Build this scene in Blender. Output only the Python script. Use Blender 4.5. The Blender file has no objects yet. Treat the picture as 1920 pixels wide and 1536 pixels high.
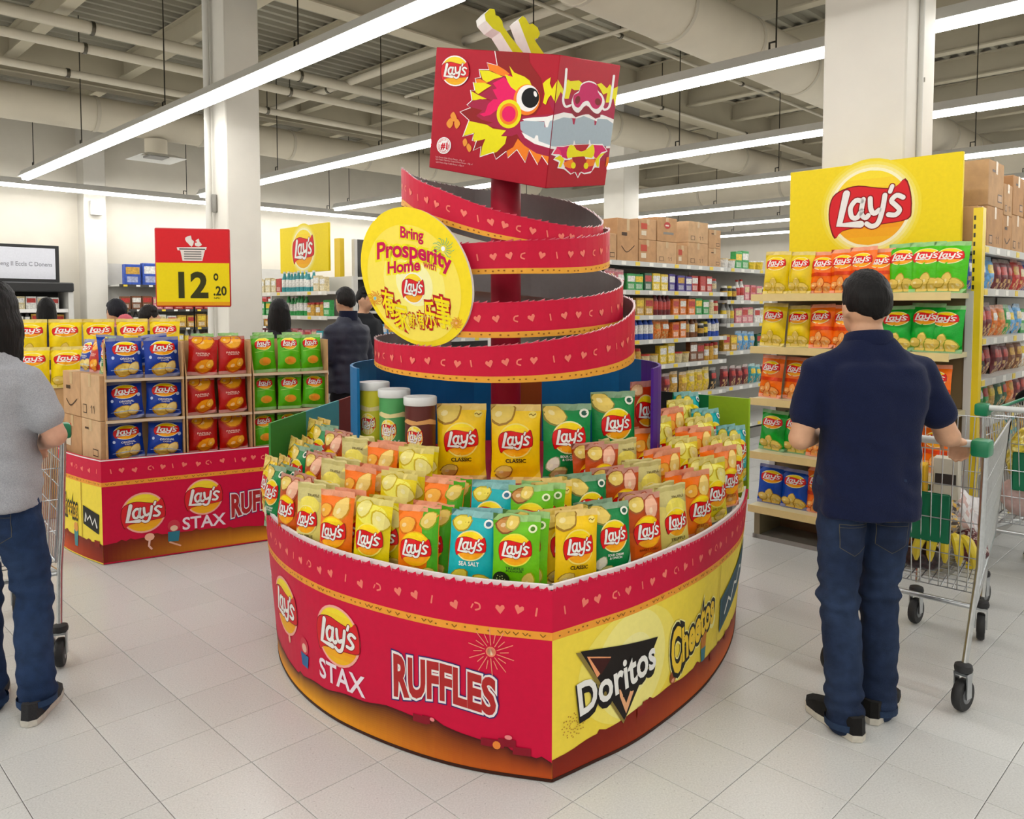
import bpy, bmesh, math, random
from mathutils import Vector, Matrix, noise
from mathutils.geometry import tessellate_polygon
random.seed(7)
SC = bpy.context.scene
COL = bpy.context.collection
PI = math.pi
# ------------------------------------------------------------------ camera, world, exposure
FPX, CAMH, PITCH, HORIZ = 1480.0, 1.55, math.radians(3.0), 575.0
PPY = HORIZ + FPX * math.tan(PITCH)
cam_data = bpy.data.cameras.new('camera')
cam = bpy.data.objects.new('camera', cam_data)
COL.objects.link(cam)
cam.location = (0, 0, CAMH)
cam.rotation_euler = (PI / 2 - PITCH, 0, 0)
cam_data.sensor_width = 36.0
cam_data.lens = 36.0 * FPX / 1920.0
cam_data.shift_y = -(768.0 - PPY) / 1920.0
cam_data.clip_start = 0.05
cam_data.clip_end = 200
SC.camera = cam
world = bpy.data.worlds.new('world')
SC.world = world
world.use_nodes = True
world.node_tree.nodes['Background'].inputs[0].default_value = (1.0, 0.97, 0.92, 1)
world.node_tree.nodes['Background'].inputs[1].default_value = 0.15
SC.view_settings.view_transform = 'Standard'
SC.view_settings.look = 'None'
SC.view_settings.gamma = 1.0
SC.view_settings.exposure = 0.0
SC.view_settings.use_curve_mapping = False
LAMP_STRENGTH = 21.5        # emission of every fluorescent tube in the store
LAMP_H = 3.6
CY = SC.cycles
CY.max_bounces = 4; CY.diffuse_bounces = 2; CY.glossy_bounces = 2; CY.transmission_bounces = 2; CY.transparent_max_bounces = 6
CY.caustics_reflective = False; CY.caustics_refractive = False
CY.use_adaptive_sampling = True; CY.adaptive_threshold = 0.05
CY.use_denoising = True
CY.sample_clamp_indirect = 4.0

# ------------------------------------------------------------------ helpers
def lin1(c):
    c = c / 255.0
    return c / 12.92 if c <= 0.04045 else ((c + 0.055) / 1.055) ** 2.4
def H(s):
    s = s.lstrip('#')
    return tuple(lin1(int(s[i:i + 2], 16)) for i in (0, 2, 4))
def mixc(a, b, t):
    return tuple(x * (1 - t) + y * t for x, y in zip(a, b))
WHITE = H('f4f2ec'); BLACK = H('0c0c0d')

def material(name, rough=0.5, metal=0.0, spec=0.5, noise_scale=30.0, var=0.06, bump=0.0, bump_scale=60.0,
             emit=0.0, coat=0.0, alpha=1.0, stretch=(1, 1, 1), rough_var=0.0, sheen=0.0):
    m = bpy.data.materials.new(name)
    m.use_nodes = True
    nt = m.node_tree; N = nt.nodes; L = nt.links
    b = N['Principled BSDF']
    at = N.new('ShaderNodeAttribute'); at.attribute_name = 'Col'
    tc = N.new('ShaderNodeTexCoord')
    mp = N.new('ShaderNodeMapping'); mp.inputs['Scale'].default_value = stretch
    L.new(tc.outputs['Object'], mp.inputs[0])
    nz = N.new('ShaderNodeTexNoise'); nz.inputs['Scale'].default_value = noise_scale; nz.inputs['Detail'].default_value = 4
    L.new(mp.outputs[0], nz.inputs['Vector'])
    mr = N.new('ShaderNodeMapRange'); mr.inputs[3].default_value = 1 - var; mr.inputs[4].default_value = 1 + var
    mr.inputs[1].default_value = 0.3; mr.inputs[2].default_value = 0.7
    L.new(nz.outputs['Fac'], mr.inputs[0])
    mx = N.new('ShaderNodeMix'); mx.data_type = 'RGBA'; mx.blend_type = 'MULTIPLY'; mx.inputs[0].default_value = 1
    L.new(at.outputs['Color'], mx.inputs[6]); L.new(mr.outputs[0], mx.inputs[7])
    L.new(mx.outputs[2], b.inputs['Base Color'])
    b.inputs['Roughness'].default_value = rough
    if rough_var:
        m2 = N.new('ShaderNodeMapRange'); m2.inputs[1].default_value = 0.3; m2.inputs[2].default_value = 0.7
        m2.inputs[3].default_value = rough - rough_var; m2.inputs[4].default_value = rough + rough_var
        L.new(nz.outputs['Fac'], m2.inputs[0]); L.new(m2.outputs[0], b.inputs['Roughness'])
    b.inputs['Metallic'].default_value = metal
    b.inputs['Specular IOR Level'].default_value = spec
    if coat: b.inputs['Coat Weight'].default_value = coat; b.inputs['Coat Roughness'].default_value = 0.15
    if sheen: b.inputs['Sheen Weight'].default_value = sheen
    if alpha < 1: b.inputs['Alpha'].default_value = alpha
    if bump:
        n2 = N.new('ShaderNodeTexNoise'); n2.inputs['Scale'].default_value = bump_scale; n2.inputs['Detail'].default_value = 3
        L.new(mp.outputs[0], n2.inputs['Vector'])
        bp = N.new('ShaderNodeBump'); bp.inputs['Strength'].default_value = bump; bp.inputs['Distance'].default_value = 0.01
        L.new(n2.outputs['Fac'], bp.inputs['Height']); L.new(bp.outputs[0], b.inputs['Normal'])
    if emit:
        L.new(at.outputs['Color'], b.inputs['Emission Color']); b.inputs['Emission Strength'].default_value = emit
    return m
M = {
    'paint': material('painted_plaster', 0.7, noise_scale=3, var=0.03, bump=0.05, bump_scale=120),
    'print': material('printed_board', 0.5, noise_scale=40, var=0.03, spec=0.22),
    'ink': material('printed_ink', 0.5, noise_scale=60, var=0.02, spec=0.22),
    'foil': material('crinkled_foil', 0.36, noise_scale=25, var=0.08, bump=0.5, bump_scale=22, spec=0.35),
    'foil_ink': material('foil_ink', 0.4, noise_scale=40, var=0.05, bump=0.3, bump_scale=22, spec=0.3),
    'card': material('corrugated_cardboard', 0.85, noise_scale=14, var=0.10, bump=0.08, bump_scale=200),
    'metal': material('brushed_steel', 0.28, metal=1.0, noise_scale=60, var=0.06),
    'enamel': material('white_enamel_steel', 0.4, noise_scale=10, var=0.03),
    'plastic': material('moulded_plastic', 0.35, noise_scale=20, var=0.04),
    'rubber': material('black_rubber', 0.6, noise_scale=50, var=0.1, bump=0.1),
    'cloth': material('knitted_cotton', 0.9, noise_scale=260, var=0.16, bump=0.25, bump_scale=300, spec=0.2, sheen=0.05),
    'denim': material('washed_denim', 0.85, noise_scale=26, var=0.22, bump=0.3, bump_scale=320, spec=0.2),
    'skin': material('skin', 0.5, noise_scale=35, var=0.06, spec=0.35),
    'hair': material('dark_hair', 0.55, noise_scale=140, var=0.5, bump=0.5, bump_scale=110, stretch=(1, 1, 0.12), spec=0.22),
    'goods': material('package_goods', 0.4, noise_scale=55, var=0.28, bump=0.25, bump_scale=40, spec=0.5),
    'lamp': material('fluorescent_tube', 0.5, emit=LAMP_STRENGTH, var=0.0),
    'clear': material('clear_plastic', 0.12, noise_scale=20, var=0.02, alpha=0.35),
}
def floor_material():
    m = bpy.data.materials.new('speckled_vinyl_tile'); m.use_nodes = True
    nt = m.node_tree; N = nt.nodes; L = nt.links; b = N['Principled BSDF']
    tc = N.new('ShaderNodeNewGeometry')
    oi = N.new('ShaderNodeObjectInfo')
    at = N.new('ShaderNodeAttribute'); at.attribute_name = 'Col'
    n1 = N.new('ShaderNodeTexNoise'); n1.inputs['Scale'].default_value = 170; n1.inputs['Detail'].default_value = 5
    n2 = N.new('ShaderNodeTexVoronoi'); n2.inputs['Scale'].default_value = 42
    n3 = N.new('ShaderNodeTexNoise'); n3.inputs['Scale'].default_value = 1.6; n3.inputs['Detail'].default_value = 2
    for n in (n1, n2, n3): L.new(tc.outputs['Position'], n.inputs['Vector'])
    r1 = N.new('ShaderNodeMapRange'); r1.inputs[1].default_value = .35; r1.inputs[2].default_value = .65; r1.inputs[3].default_value = .90; r1.inputs[4].default_value = 1.05
    L.new(n1.outputs['Fac'], r1.inputs[0])
    r2 = N.new('ShaderNodeMapRange'); r2.inputs[1].default_value = .05; r2.inputs[2].default_value = .12; r2.inputs[3].default_value = .72; r2.inputs[4].default_value = 1.0
    L.new(n2.outputs['Distance'], r2.inputs[0])
    r3 = N.new('ShaderNodeMapRange'); r3.inputs[1].default_value = .3; r3.inputs[2].default_value = .7; r3.inputs[3].default_value = .965; r3.inputs[4].default_value = 1.02
    L.new(n3.outputs['Fac'], r3.inputs[0])
    r4 = N.new('ShaderNodeMapRange'); r4.inputs[3].default_value = .965; r4.inputs[4].default_value = 1.02
    L.new(oi.outputs['Random'], r4.inputs[0])
    last = at.outputs['Color']
    for r in (r1, r2, r4):
        mx = N.new('ShaderNodeMix'); mx.data_type = 'RGBA'; mx.blend_type = 'MULTIPLY'; mx.inputs[0].default_value = 1
        L.new(last, mx.inputs[6]); L.new(r.outputs[0], mx.inputs[7]); last = mx.outputs[2]
    L.new(last, b.inputs['Base Color'])
    rr = N.new('ShaderNodeMapRange'); rr.inputs[1].default_value = .3; rr.inputs[2].default_value = .7; rr.inputs[3].default_value = .24; rr.inputs[4].default_value = .31
    b.inputs['Roughness'].default_value = .27
    bp = N.new('ShaderNodeBump'); bp.inputs['Strength'].default_value = .04; bp.inputs['Distance'].default_value = .004
    L.new(n1.outputs['Fac'], bp.inputs['Height']); L.new(bp.outputs[0], b.inputs['Normal'])
    b.inputs['Specular IOR Level'].default_value = .5
    return m
M['floor'] = floor_material()

class MB:
    """collects faces with a colour each; build() links them as ONE mesh object"""
    def __init__(s):
        s.v = []; s.f = []; s.c = []; s.sm = []
    def add(s, vs, fs, col, smooth=False):
        o = len(s.v)
        s.v += [tuple(p) for p in vs]
        for i, f in enumerate(fs):
            s.f.append(tuple(o + k for k in f)); s.sm.append(smooth)
            s.c.append(col[i] if isinstance(col, list) else col)
        return s
    def box(s, x0, x1, y0, y1, z0, z1, col, mat=None):
        vs = [Vector((x, y, z)) for x in (x0, x1) for y in (y0, y1) for z in (z0, z1)]
        if mat is not None: vs = [mat @ p for p in vs]
        return s.add(vs, [(0, 1, 3, 2), (4, 6, 7, 5), (0, 4, 5, 1), (2, 3, 7, 6), (0, 2, 6, 4), (1, 5, 7, 3)], col)
    def bevel_box(s, x0, x1, y0, y1, z0, z1, col, r=0.01, seg=2, mat=None):
        bm = bmesh.new()
        bmesh.ops.create_cube(bm, size=1)
        for q in bm.verts:
            q.co = Vector(((x0 + x1) / 2 + q.co.x * (x1 - x0), (y0 + y1) / 2 + q.co.y * (y1 - y0), (z0 + z1) / 2 + q.co.z * (z1 - z0)))
        bmesh.ops.bevel(bm, geom=list(bm.edges), offset=r, segments=seg, affect='EDGES', profile=0.5)
        vs = [(mat @ q.co) if mat is not None else q.co.copy() for q in bm.verts]
        bm.verts.index_update()
        s.add(vs, [[q.index for q in f.verts] for f in bm.faces], col, True)
        bm.free(); return s
    def tube(s, pts, r, col, n=8, cap=True, closed=False, squash=None):
        pts = [Vector(p) for p in pts]; m = len(pts)
        rs = r if isinstance(r, (list, tuple)) else [r] * m
        rings = []; up = None
        for i, p in enumerate(pts):
            if closed: t = pts[(i + 1) % m] - pts[i - 1]
            else: t = pts[min(i + 1, m - 1)] - pts[max(i - 1, 0)]
            t.normalize()
            if up is None:
                up = Vector((0, 0, 1)) if abs(t.z) < .9 else Vector((1, 0, 0))
            a = t.cross(up)
            if a.length < 1e-5: a = t.cross(Vector((1, 0, 0)))
            a.normalize(); b = a.cross(t); b.normalize(); up = b
            q = squash or (1, 1)
            rings.append([p + a * math.cos(2 * PI * k / n) * rs[i] * q[0] + b * math.sin(2 * PI * k / n) * rs[i] * q[1] for k in range(n)])
        vs = [x for ring in rings for x in ring]; fs = []
        for i in range(m if closed else m - 1):
            j = (i + 1) % m
            for k in range(n):
                fs.append((i * n + k, i * n + (k + 1) % n, j * n + (k + 1) % n, j * n + k))
        if cap and not closed:
            fs.append(tuple(range(n - 1, -1, -1))); fs.append(tuple((m - 1) * n + k for k in range(n)))
        return s.add(vs, fs, col, True)
    def lathe(s, prof, col, n=20, mat=None, cap=True, sx=1, sy=1):
        vs = []; fs = []
        for r, z in prof:
            for k in range(n):
                p = Vector((r * math.cos(2 * PI * k / n) * sx, r * math.sin(2 * PI * k / n) * sy, z))
                vs.append(mat @ p if mat is not None else p)
        for i in range(len(prof) - 1):
            for k in range(n):
                fs.append((i * n + k, i * n + (k + 1) % n, (i + 1) * n + (k + 1) % n, (i + 1) * n + k))
        cols = col
        if isinstance(col, list):
            cols = [col[i] for i in range(len(prof) - 1) for k in range(n)]
        if cap:
            fs.append(tuple(range(n - 1, -1, -1))); fs.append(tuple((len(prof) - 1) * n + k for k in range(n)))
            if isinstance(cols, list): cols = cols + [cols[0], cols[-1]]
        return s.add(vs, fs, cols, True)
    def prism(s, pts, z0, z1, col, mat=None):
        n = len(pts)
        vs = [Vector((x, y, z)) for z in (z0, z1) for x, y in pts]
        if mat is not None: vs = [mat @ p for p in vs]
        tr = tessellate_polygon([[Vector((x, y, 0)) for x, y in pts]])
        fs = [tuple(t) for t in tr] + [tuple(i + n for i in t) for t in tr]
        fs += [(i, (i + 1) % n, (i + 1) % n + n, i + n) for i in range(n)]
        return s.add(vs, fs, col)
    def mesh(s, name, mat):
        me = bpy.data.meshes.new(name)
        me.from_pydata(s.v, [], s.f)
        me.materials.append(M[mat] if isinstance(mat, str) else mat)
        ca = me.color_attributes.new('Col', 'FLOAT_COLOR', 'CORNER')
        buf = []
        for poly in me.polygons:
            c = s.c[poly.index]
            if callable(c):
                for vi in poly.vertices:
                    q = c(s.v[vi]); buf += [q[0], q[1], q[2], 1]
            else:
                buf += [c[0], c[1], c[2], 1] * poly.loop_total
        ca.data.foreach_set('color', buf)
        me.polygons.foreach_set('use_smooth', s.sm)
        bm = bmesh.new(); bm.from_mesh(me)
        bmesh.ops.recalc_face_normals(bm, faces=bm.faces)
        bm.to_mesh(me); bm.free()
        if any(s.sm): me.set_sharp_from_angle(angle=math.radians(40))
        me.update()
        return me
    def build(s, name, mat, parent=None, loc=None, rotz=None):
        return link(name, s.mesh(name, mat), parent, loc, rotz)
def link(name, me, parent=None, loc=None, rotz=None):
    o = bpy.data.objects.new(name, me); COL.objects.link(o)
    if parent: o.parent = parent
    if loc is not None: o.location = loc
    if rotz is not None: o.rotation_euler = (0, 0, rotz)
    return o
def tag(o, label=None, cat=None, group=None, kind=None):
    if label: o['label'] = label
    if cat: o['category'] = cat
    if group: o['group'] = group
    if kind: o['kind'] = kind
    return o
def thing(name, label, cat, loc=(0, 0, 0), rotz=0, group=None):
    o = bpy.data.objects.new(name, None); COL.objects.link(o)
    o.location = loc; o.rotation_euler = (0, 0, rotz); o.empty_display_size = 0.1
    return tag(o, label, cat, group)
def dup(root, loc=None, rot=None, label=None, group=None, parent=None):
    r = root.copy(); COL.objects.link(r); r.parent = parent
    if loc is not None: r.location = loc
    if rot is not None: r.rotation_euler = rot
    if label: r['label'] = label
    if group: r['group'] = group
    for ch in root.children:
        dup(ch, parent=r)
    return r
def struct(o): o['kind'] = 'structure'; return o
def A(a1, a2, z=0.0):
    """store grid: a1 runs along the light rows (to the far left), a2 along the aisles (to the far right)"""
    return Vector(((a2 - a1) * .70710678, (a1 + a2) * .70710678, z))
R45 = math.radians(45)
ORD = ['first', 'second', 'third', 'fourth', 'fifth', 'sixth', 'seventh', 'eighth', 'ninth', 'tenth', 'eleventh', 'twelfth', 'thirteenth', 'fourteenth', 'fifteenth',
       'sixteenth', 'seventeenth', 'eighteenth', 'nineteenth', 'twentieth', 'twenty-first', 'twenty-second', 'twenty-third', 'twenty-fourth']

# ------------------------------------------------------------------ structure
def build_structure():
    # floor: grout slab with 305 mm vinyl tiles laid along the store grid
    T = 0.305; O1, O2 = 2.475, 0.915
    mb = MB(); c = H('95918a')
    mb.add([A(-10, -10, -.012), A(17, -10, -.012), A(17, 24, -.012), A(-10, 24, -.012)], [(0, 1, 2, 3)], c)
    fl = struct(mb.build('floor', 'paint'))
    tile = MB(); g = 0.0011; b = 0.0016; hT = T / 2 - g
    tv = [(-hT, -hT, -.01), (hT, -hT, -.01), (hT, hT, -.01), (-hT, hT, -.01), (-hT, -hT, -b * .5), (hT, -hT, -b * .5), (hT, hT, -b * .5), (-hT, hT, -b * .5),
          (-hT + b, -hT + b, 0), (hT - b, -hT + b, 0), (hT - b, hT - b, 0), (-hT + b, hT - b, 0)]
    tf = [(8, 9, 10, 11)] + [(i, (i + 1) % 4, 4 + (i + 1) % 4, 4 + i) for i in range(4)] + [(4 + i, 4 + (i + 1) % 4, 8 + (i + 1) % 4, 8 + i) for i in range(4)]
    tcol = H('d5d5d1')
    tile.add(tv, tf, tcol)
    tme = tile.mesh('tile', 'floor')
    cells = []
    for i in range(-40, 50):
        for j in range(-40, 80):
            p = A(O1 + (i + .5) * T, O2 + (j + .5) * T)
            if p.y < -6: continue
            vis = p.y > 2.0 and abs(p.x) < p.y * .66 + .2
            hidden = (abs(p.x) < .8 and 3.05 < p.y < 5) or p.y > 9
            cells.append((p.length if vis and not hidden else 100 + p.length, p))
    cells.sort(key=lambda t: t[0])
    for d, p in cells[:300]:
        o = link('tile', tme, fl, p); o.rotation_euler = (0, 0, R45)
    far = MB()
    for d, p in cells[300:]:
        if p.length > 17: continue
        rot = Matrix.Translation(p) @ Matrix.Rotation(R45, 4, 'Z')
        far.add([rot @ Vector(v) for v in tv[8:12]], [(0, 1, 2, 3)], tcol)
    tag(far.build('tiles_beyond', 'floor', fl), kind='stuff')
    # walls
    wc = H('ece5d5'); 
    def wall(name, a, b, z1=5.6):
        d = (b - a).normalized(); n = Vector((-d.y, d.x, 0)) * .12
        mb = MB(); mb.add([a, b, b + Vector((0, 0, z1)), a + Vector((0, 0, z1)), a + n, b + n, b + n + Vector((0, 0, z1)), a + n + Vector((0, 0, z1))],
               [(0, 1, 2, 3), (4, 7, 6, 5), (0, 4, 5, 1), (3, 2, 6, 7), (0, 3, 7, 4), (1, 5, 6, 2)], wc)
        return struct(mb.build(name, 'paint'))
    wall('wall_left', A(16, 24), A(16, -10)); wall('wall_back', A(-10, 23.5), A(16.2, 23.5)); wall('wall_right', A(-9.5, -10), A(-9.5, 24)); wall('wall_front', A(16.2, -9.5), A(-10, -9.5))
    # corrugated roof deck
    mb = MB(); c = H('b2ad9a'); zd = 5.45; k = 0; x = -10.0; per = .22
    while x < 17:
        prof = [(0, 0), (.06, 0), (.085, .05), (.195, .05), (.22, 0)]
        for (u0, w0), (u1, w1) in zip(prof, prof[1:]):
            mb.add([A(x + u0, -10, zd + w0), A(x + u1, -10, zd + w1), A(x + u1, 24, zd + w1), A(x + u0, 24, zd + w0)], [(0, 1, 2, 3)], c)
        x += per
    ce = struct(mb.build('ceiling', 'paint'))
    # steel beams under the deck
    bc = H('d6ccb2')
    def ibeam(p, q, dep, wid, zt):
        d = (q - p).normalized(); n = Vector((-d.y, d.x, 0)); mb = MB()
        for (w0, w1, z0, z1) in ((-wid / 2, wid / 2, zt - .02, zt), (-.012, .012, zt - dep + .02, zt - .02), (-wid / 2, wid / 2, zt - dep, zt - dep + .02)):
            vs = [e + n * w + Vector((0, 0, z)) for e in (p, q) for w in (w0, w1) for z in (z0, z1)]
            mb.add(vs, [(0, 1, 3, 2), (4, 6, 7, 5), (0, 4, 5, 1), (2, 3, 7, 6), (0, 2, 6, 4), (1, 5, 7, 3)], bc)
        return mb.build('beam', 'paint', ce)
    a2 = -1.6
    while a2 < 23:
        ibeam(A(-9, a2), A(15.9, a2), .34, .16, zd); a2 += 1.55
    for a1 in (-3.5, 2.2, 7.9, 13.2): ibeam(A(a1, -9), A(a1, 23), .55, .26, zd - .02)
    # columns
    def column(x, y, s, name):
        mb = MB(); mt = Matrix.Translation((x, y, 0)) @ Matrix.Rotation(R45, 4, 'Z')
        mb.bevel_box(-s / 2, s / 2, -s / 2, s / 2, 0, 5.4, H('ece7db'), .012, 1, mt)
        return struct(mb.build(name, 'paint'))
    c1 = column(-3.12, 9.0, .40, 'trim_1')
    mb = MB(); mb.tube([(-3.39, 8.9, 0), (-3.39, 8.9, 5.3)], .035, H('e6e3da'), 10); mb.build('drain_pipe', 'paint', c1)
    mb = MB(); mb.bevel_box(-3.345, -3.295, 8.86, 8.93, 2.6, 2.8, H('8d8a82'), .006); mb.build('junction_box', 'plastic', c1)
    c2 = column(2.56, 5.6, .55, 'trim_2')
    mb = MB(); mb.tube([(2.73, 5.36, 2.0), (2.73, 5.36, 5.3)], .018, H('e2dfd6'), 10); mb.build('conduit', 'paint', c2)
    mb = MB(); mb.box(2.70, 2.76, 5.36, 5.40, 3.05, 3.08, H('c9c6bd')); mb.build('conduit_clip', 'metal', c2)
    column(1.95, 14.2, .45, 'trim_3')
    c4 = column(*A(15.72, 4.85)[:2], .38, 'trim_4')
    p = A(15.42, 4.85); mb = MB(); mt = Matrix.Translation(p) @ Matrix.Rotation(R45, 4, 'Z'); mb.bevel_box(-.10, .10, 0, .1, 3.2, 3.46, H('f2f1ec'), .02, 2, mt); mb.build('wall_box', 'plastic', c4)

def build_ceiling_services():
    cc = H('e0d6c0')
    def duct(name, p, q, r, label, col=cc, seams=5):
        t = thing(name, label, 'duct', p)
        mb = MB(); d = q - p; mb.tube([Vector((0, 0, 0)), d], r, col, 28); mb.build('duct_shell', 'paint', t)
        for k in range(1, seams):
            c = d * (k / seams); e = d.normalized() * .025
            mb = MB(); mb.tube([c - e, c + e], r + .012, mixc(col, (0.3, .28, .24), .25), 28); mb.build('seam_band', 'paint', t)
        return t
    d1 = duct('air_duct', A(13.2, -9, 4.5), A(13.2, 14, 4.5), .26, 'long round cream air duct crossing behind the left column', seams=14)
    # diffuser hanging below the first duct
    t = thing('ceiling_diffuser', 'square white air diffuser under the long cream duct', 'vent', A(13.2, 5.06, 3.93), R45)
    mb = MB(); mb.lathe([(.17, 0.06), (.17, .31)], cc, 20); mb.build('neck', 'paint', t)
    mb = MB(); mb.add([(-.36, -.36, 0), (.36, -.36, 0), (.36, .36, 0), (-.36, .36, 0), (-.18, -.18, .07), (.18, -.18, .07), (.18, .18, .07), (-.18, .18, .07)],
                      [(0, 1, 5, 4), (1, 2, 6, 5), (2, 3, 7, 6), (3, 0, 4, 7)], H('eceae2')); mb.build('flange', 'paint', t)
    mb = MB(); mb.box(-.15, .15, -.15, .15, .02, .05, H('8a8780')); mb.build('grille', 'paint', t)
    duct('air_duct', A(4.75, 4.2, 4.62), A(4.75, 20, 4.62), .32, 'thick cream air duct near the right column top', seams=11)
    duct('air_duct', A(8.4, 9.3, 4.6), A(8.4, 22, 4.6), .28, 'cream air duct emerging right of the white column', seams=9)
    duct('air_duct', A(0, 15.3, 4.0), A(15, 15.3, 4.0), .24, 'far cream air duct above the yellow sign boards', seams=8)
    def pipe(p, q, r, label, col=H('e0d7c2')):
        t = thing('ceiling_pipe', label, 'pipe', p); mb = MB(); mb.tube([Vector((0, 0, 0)), q - p], r, col, 10); mb.build('pipe_run', 'paint', t)
        n = int((q - p).length / 2.6)
        for k in range(1, n):
            c = (q - p) * (k / n); e = (q - p).normalized() * .02
            mb = MB(); mb.tube([c - e, c + e], r + .012, H('6e6a60'), 10); mb.build('pipe_clamp', 'metal', t)
            if k % 2: 
                mb = MB(); mb.tube([c, c + Vector((0, 0, 5.4 - p.z))], .008, H('5a564e'), 5); mb.build('hanger_rod', 'metal', t)
    pipe(A(10.6, -8, 4.95), A(10.6, 9, 4.95), .075, 'upper thick cream pipe at the top left')
    pipe(A(10.9, -8, 4.78), A(10.9, 9, 4.78), .06, 'second cream pipe just below the thick one, top left')
    pipe(A(11.6, -8, 4.62), A(11.6, 9, 4.62), .05, 'lowest thin cream pipe at the top left')
    pipe(A(-6, 7.0, 5.02), A(14, 7.0, 5.02), .055, 'cream pipe running along behind the dragon head box')
    pipe(A(6.1, 5, 4.9), A(6.1, 20, 4.9), .024, 'thin sprinkler pipe near the ceiling centre')
    pipe(A(5.3, 7.5, 4.75), A(9.8, 7.5, 4.75), .022, 'short thin sprinkler pipe right of the head box')
    pipe(A(7.3, 8, 4.7), A(7.3, 16, 4.7), .022, 'thin sprinkler pipe left of the white column')

def build_lamps():
    # continuous rows of fluorescent strips on thin hangers, LAMP_H above the floor
    tubec = (1.0, .99, .975)
    def row(p, q, label, detail):
        L = (q - p).length; d = (q - p).normalized(); rz = math.atan2(d.y, d.x)
        t = thing('strip_light', label, 'ceiling light', p, rz, 'fluorescent strip lights')
        mb = MB(); mb.add([(0, -.11, .0), (0, .11, .0), (0, .05, .10), (0, -.05, .10), (L, -.11, .0), (L, .11, .0), (L, .05, .10), (L, -.05, .10)],
                          [(0, 1, 2, 3), (4, 7, 6, 5), (0, 4, 5, 1), (1, 5, 6, 2), (2, 6, 7, 3), (3, 7, 4, 0)], H('d5d2ca')); mb.build('housing', 'enamel', t)
        n = max(1, int(round(L / 1.52))) if detail else max(1, int(L / 6))
        s = L / n
        for k in range(n):
            x0, x1 = k * s + .012, (k + 1) * s - .012
            mb = MB(); mb.add([(x0, -.055, -.003), (x1, -.055, -.003), (x1, -.045, -.045), (x0, -.045, -.045), (x1, .045, -.045), (x0, .045, -.045), (x1, .055, -.003), (x0, .055, -.003)],
                              [(0, 1, 2, 3), (3, 2, 4, 5), (5, 4, 6, 7)], tubec); mb.build('lamp_tube', 'lamp', t)
        if detail:
            m = max(2, int(L / 2.6))
            hm = MB(); hm.tube([(0, 0, .1), (0, 0, 5.4 - LAMP_H)], .007, H('4c4a44'), 5); 
            hm.tube([(-.06, 0, .1), (-.06, 0, .17), (.0, 0, .17)], .01, H('4c4a44'), 5)
            hme = hm.mesh('hanger', 'metal')
            for k in range(m + 1): link('hanger', hme, t, (min(max(.5, k * L / m), L - .5), 0, 0))
    a2s = [3.48 + 2.85 * k for k in range(-4, 7)]
    labs = {0: 'long bright strip light crossing the upper left ceiling', 1: 'bright strip light passing behind the dragon head box', 2: '',
            3: 'fourth strip light row counted from the camera', 4: 'fifth strip light row, above the far cartons', 5: 'sixth strip light row deep in the store', 6: 'farthest strip light row near the back wall'}
    labs[2] = 'third strip light row, its right part behind the white column'
    back = ['strip light row just outside the view, nearest the camera', 'strip light row directly behind the camera', 'strip light row two bays behind the camera', 'strip light row three bays behind the camera']
    for k, a2 in enumerate(a2s):
        kk = k - 4
        p, q = (A(14.4, a2, LAMP_H), A(-8, a2, LAMP_H))
        row(p, q, labs[kk] if kk >= 0 else back[-kk - 1], kk >= 0)
    row(A(15.0, -3, LAMP_H - .04), A(15.0, 12.5, LAMP_H - .04), 'strip light row along the far left wall', True)

# ------------------------------------------------------------------ flat artwork (lettering, logos, prints)
_TXT = {}
def text_shape(s, bold=0.0):
    key = (s, bold)
    if key not in _TXT:
        cu = bpy.data.curves.new('lettering', 'FONT'); cu.body = s; cu.fill_mode = 'FRONT'; cu.resolution_u = 3; cu.offset = bold
        ob = bpy.data.objects.new('lettering', cu); COL.objects.link(ob)
        dg = bpy.context.evaluated_depsgraph_get()
        me = ob.evaluated_get(dg).to_mesh()
        vs = [(v.co.x, v.co.y) for v in me.vertices]; fs = [tuple(p.vertices) for p in me.polygons]
        ob.evaluated_get(dg).to_mesh_clear()
        bpy.data.objects.remove(ob); bpy.data.curves.remove(cu)
        x0 = min(p[0] for p in vs); x1 = max(p[0] for p in vs)
        _TXT[key] = ([(x - (x0 + x1) / 2, y) for x, y in vs], fs, x1 - x0)
    return _TXT[key]
def spline(pts, k=5, closed=False):
    n = len(pts); out = []
    rng = n if closed else n - 1
    for i in range(rng):
        if closed: p0, p1, p2, p3 = pts[i - 1], pts[i], pts[(i + 1) % n], pts[(i + 2) % n]
        else: p0, p1, p2, p3 = pts[max(i - 1, 0)], pts[i], pts[i + 1], pts[min(i + 2, n - 1)]
        for j in range(k):
            t = j / k
            out.append(tuple(.5 * ((2 * b) + (c - a) * t + (2 * a - 5 * b + 4 * c - d) * t * t + (3 * b - a - 3 * c + d) * t ** 3) for a, b, c, d in zip(p0, p1, p2, p3)))
    if not closed: out.append(tuple(pts[-1]))
    return out
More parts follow.
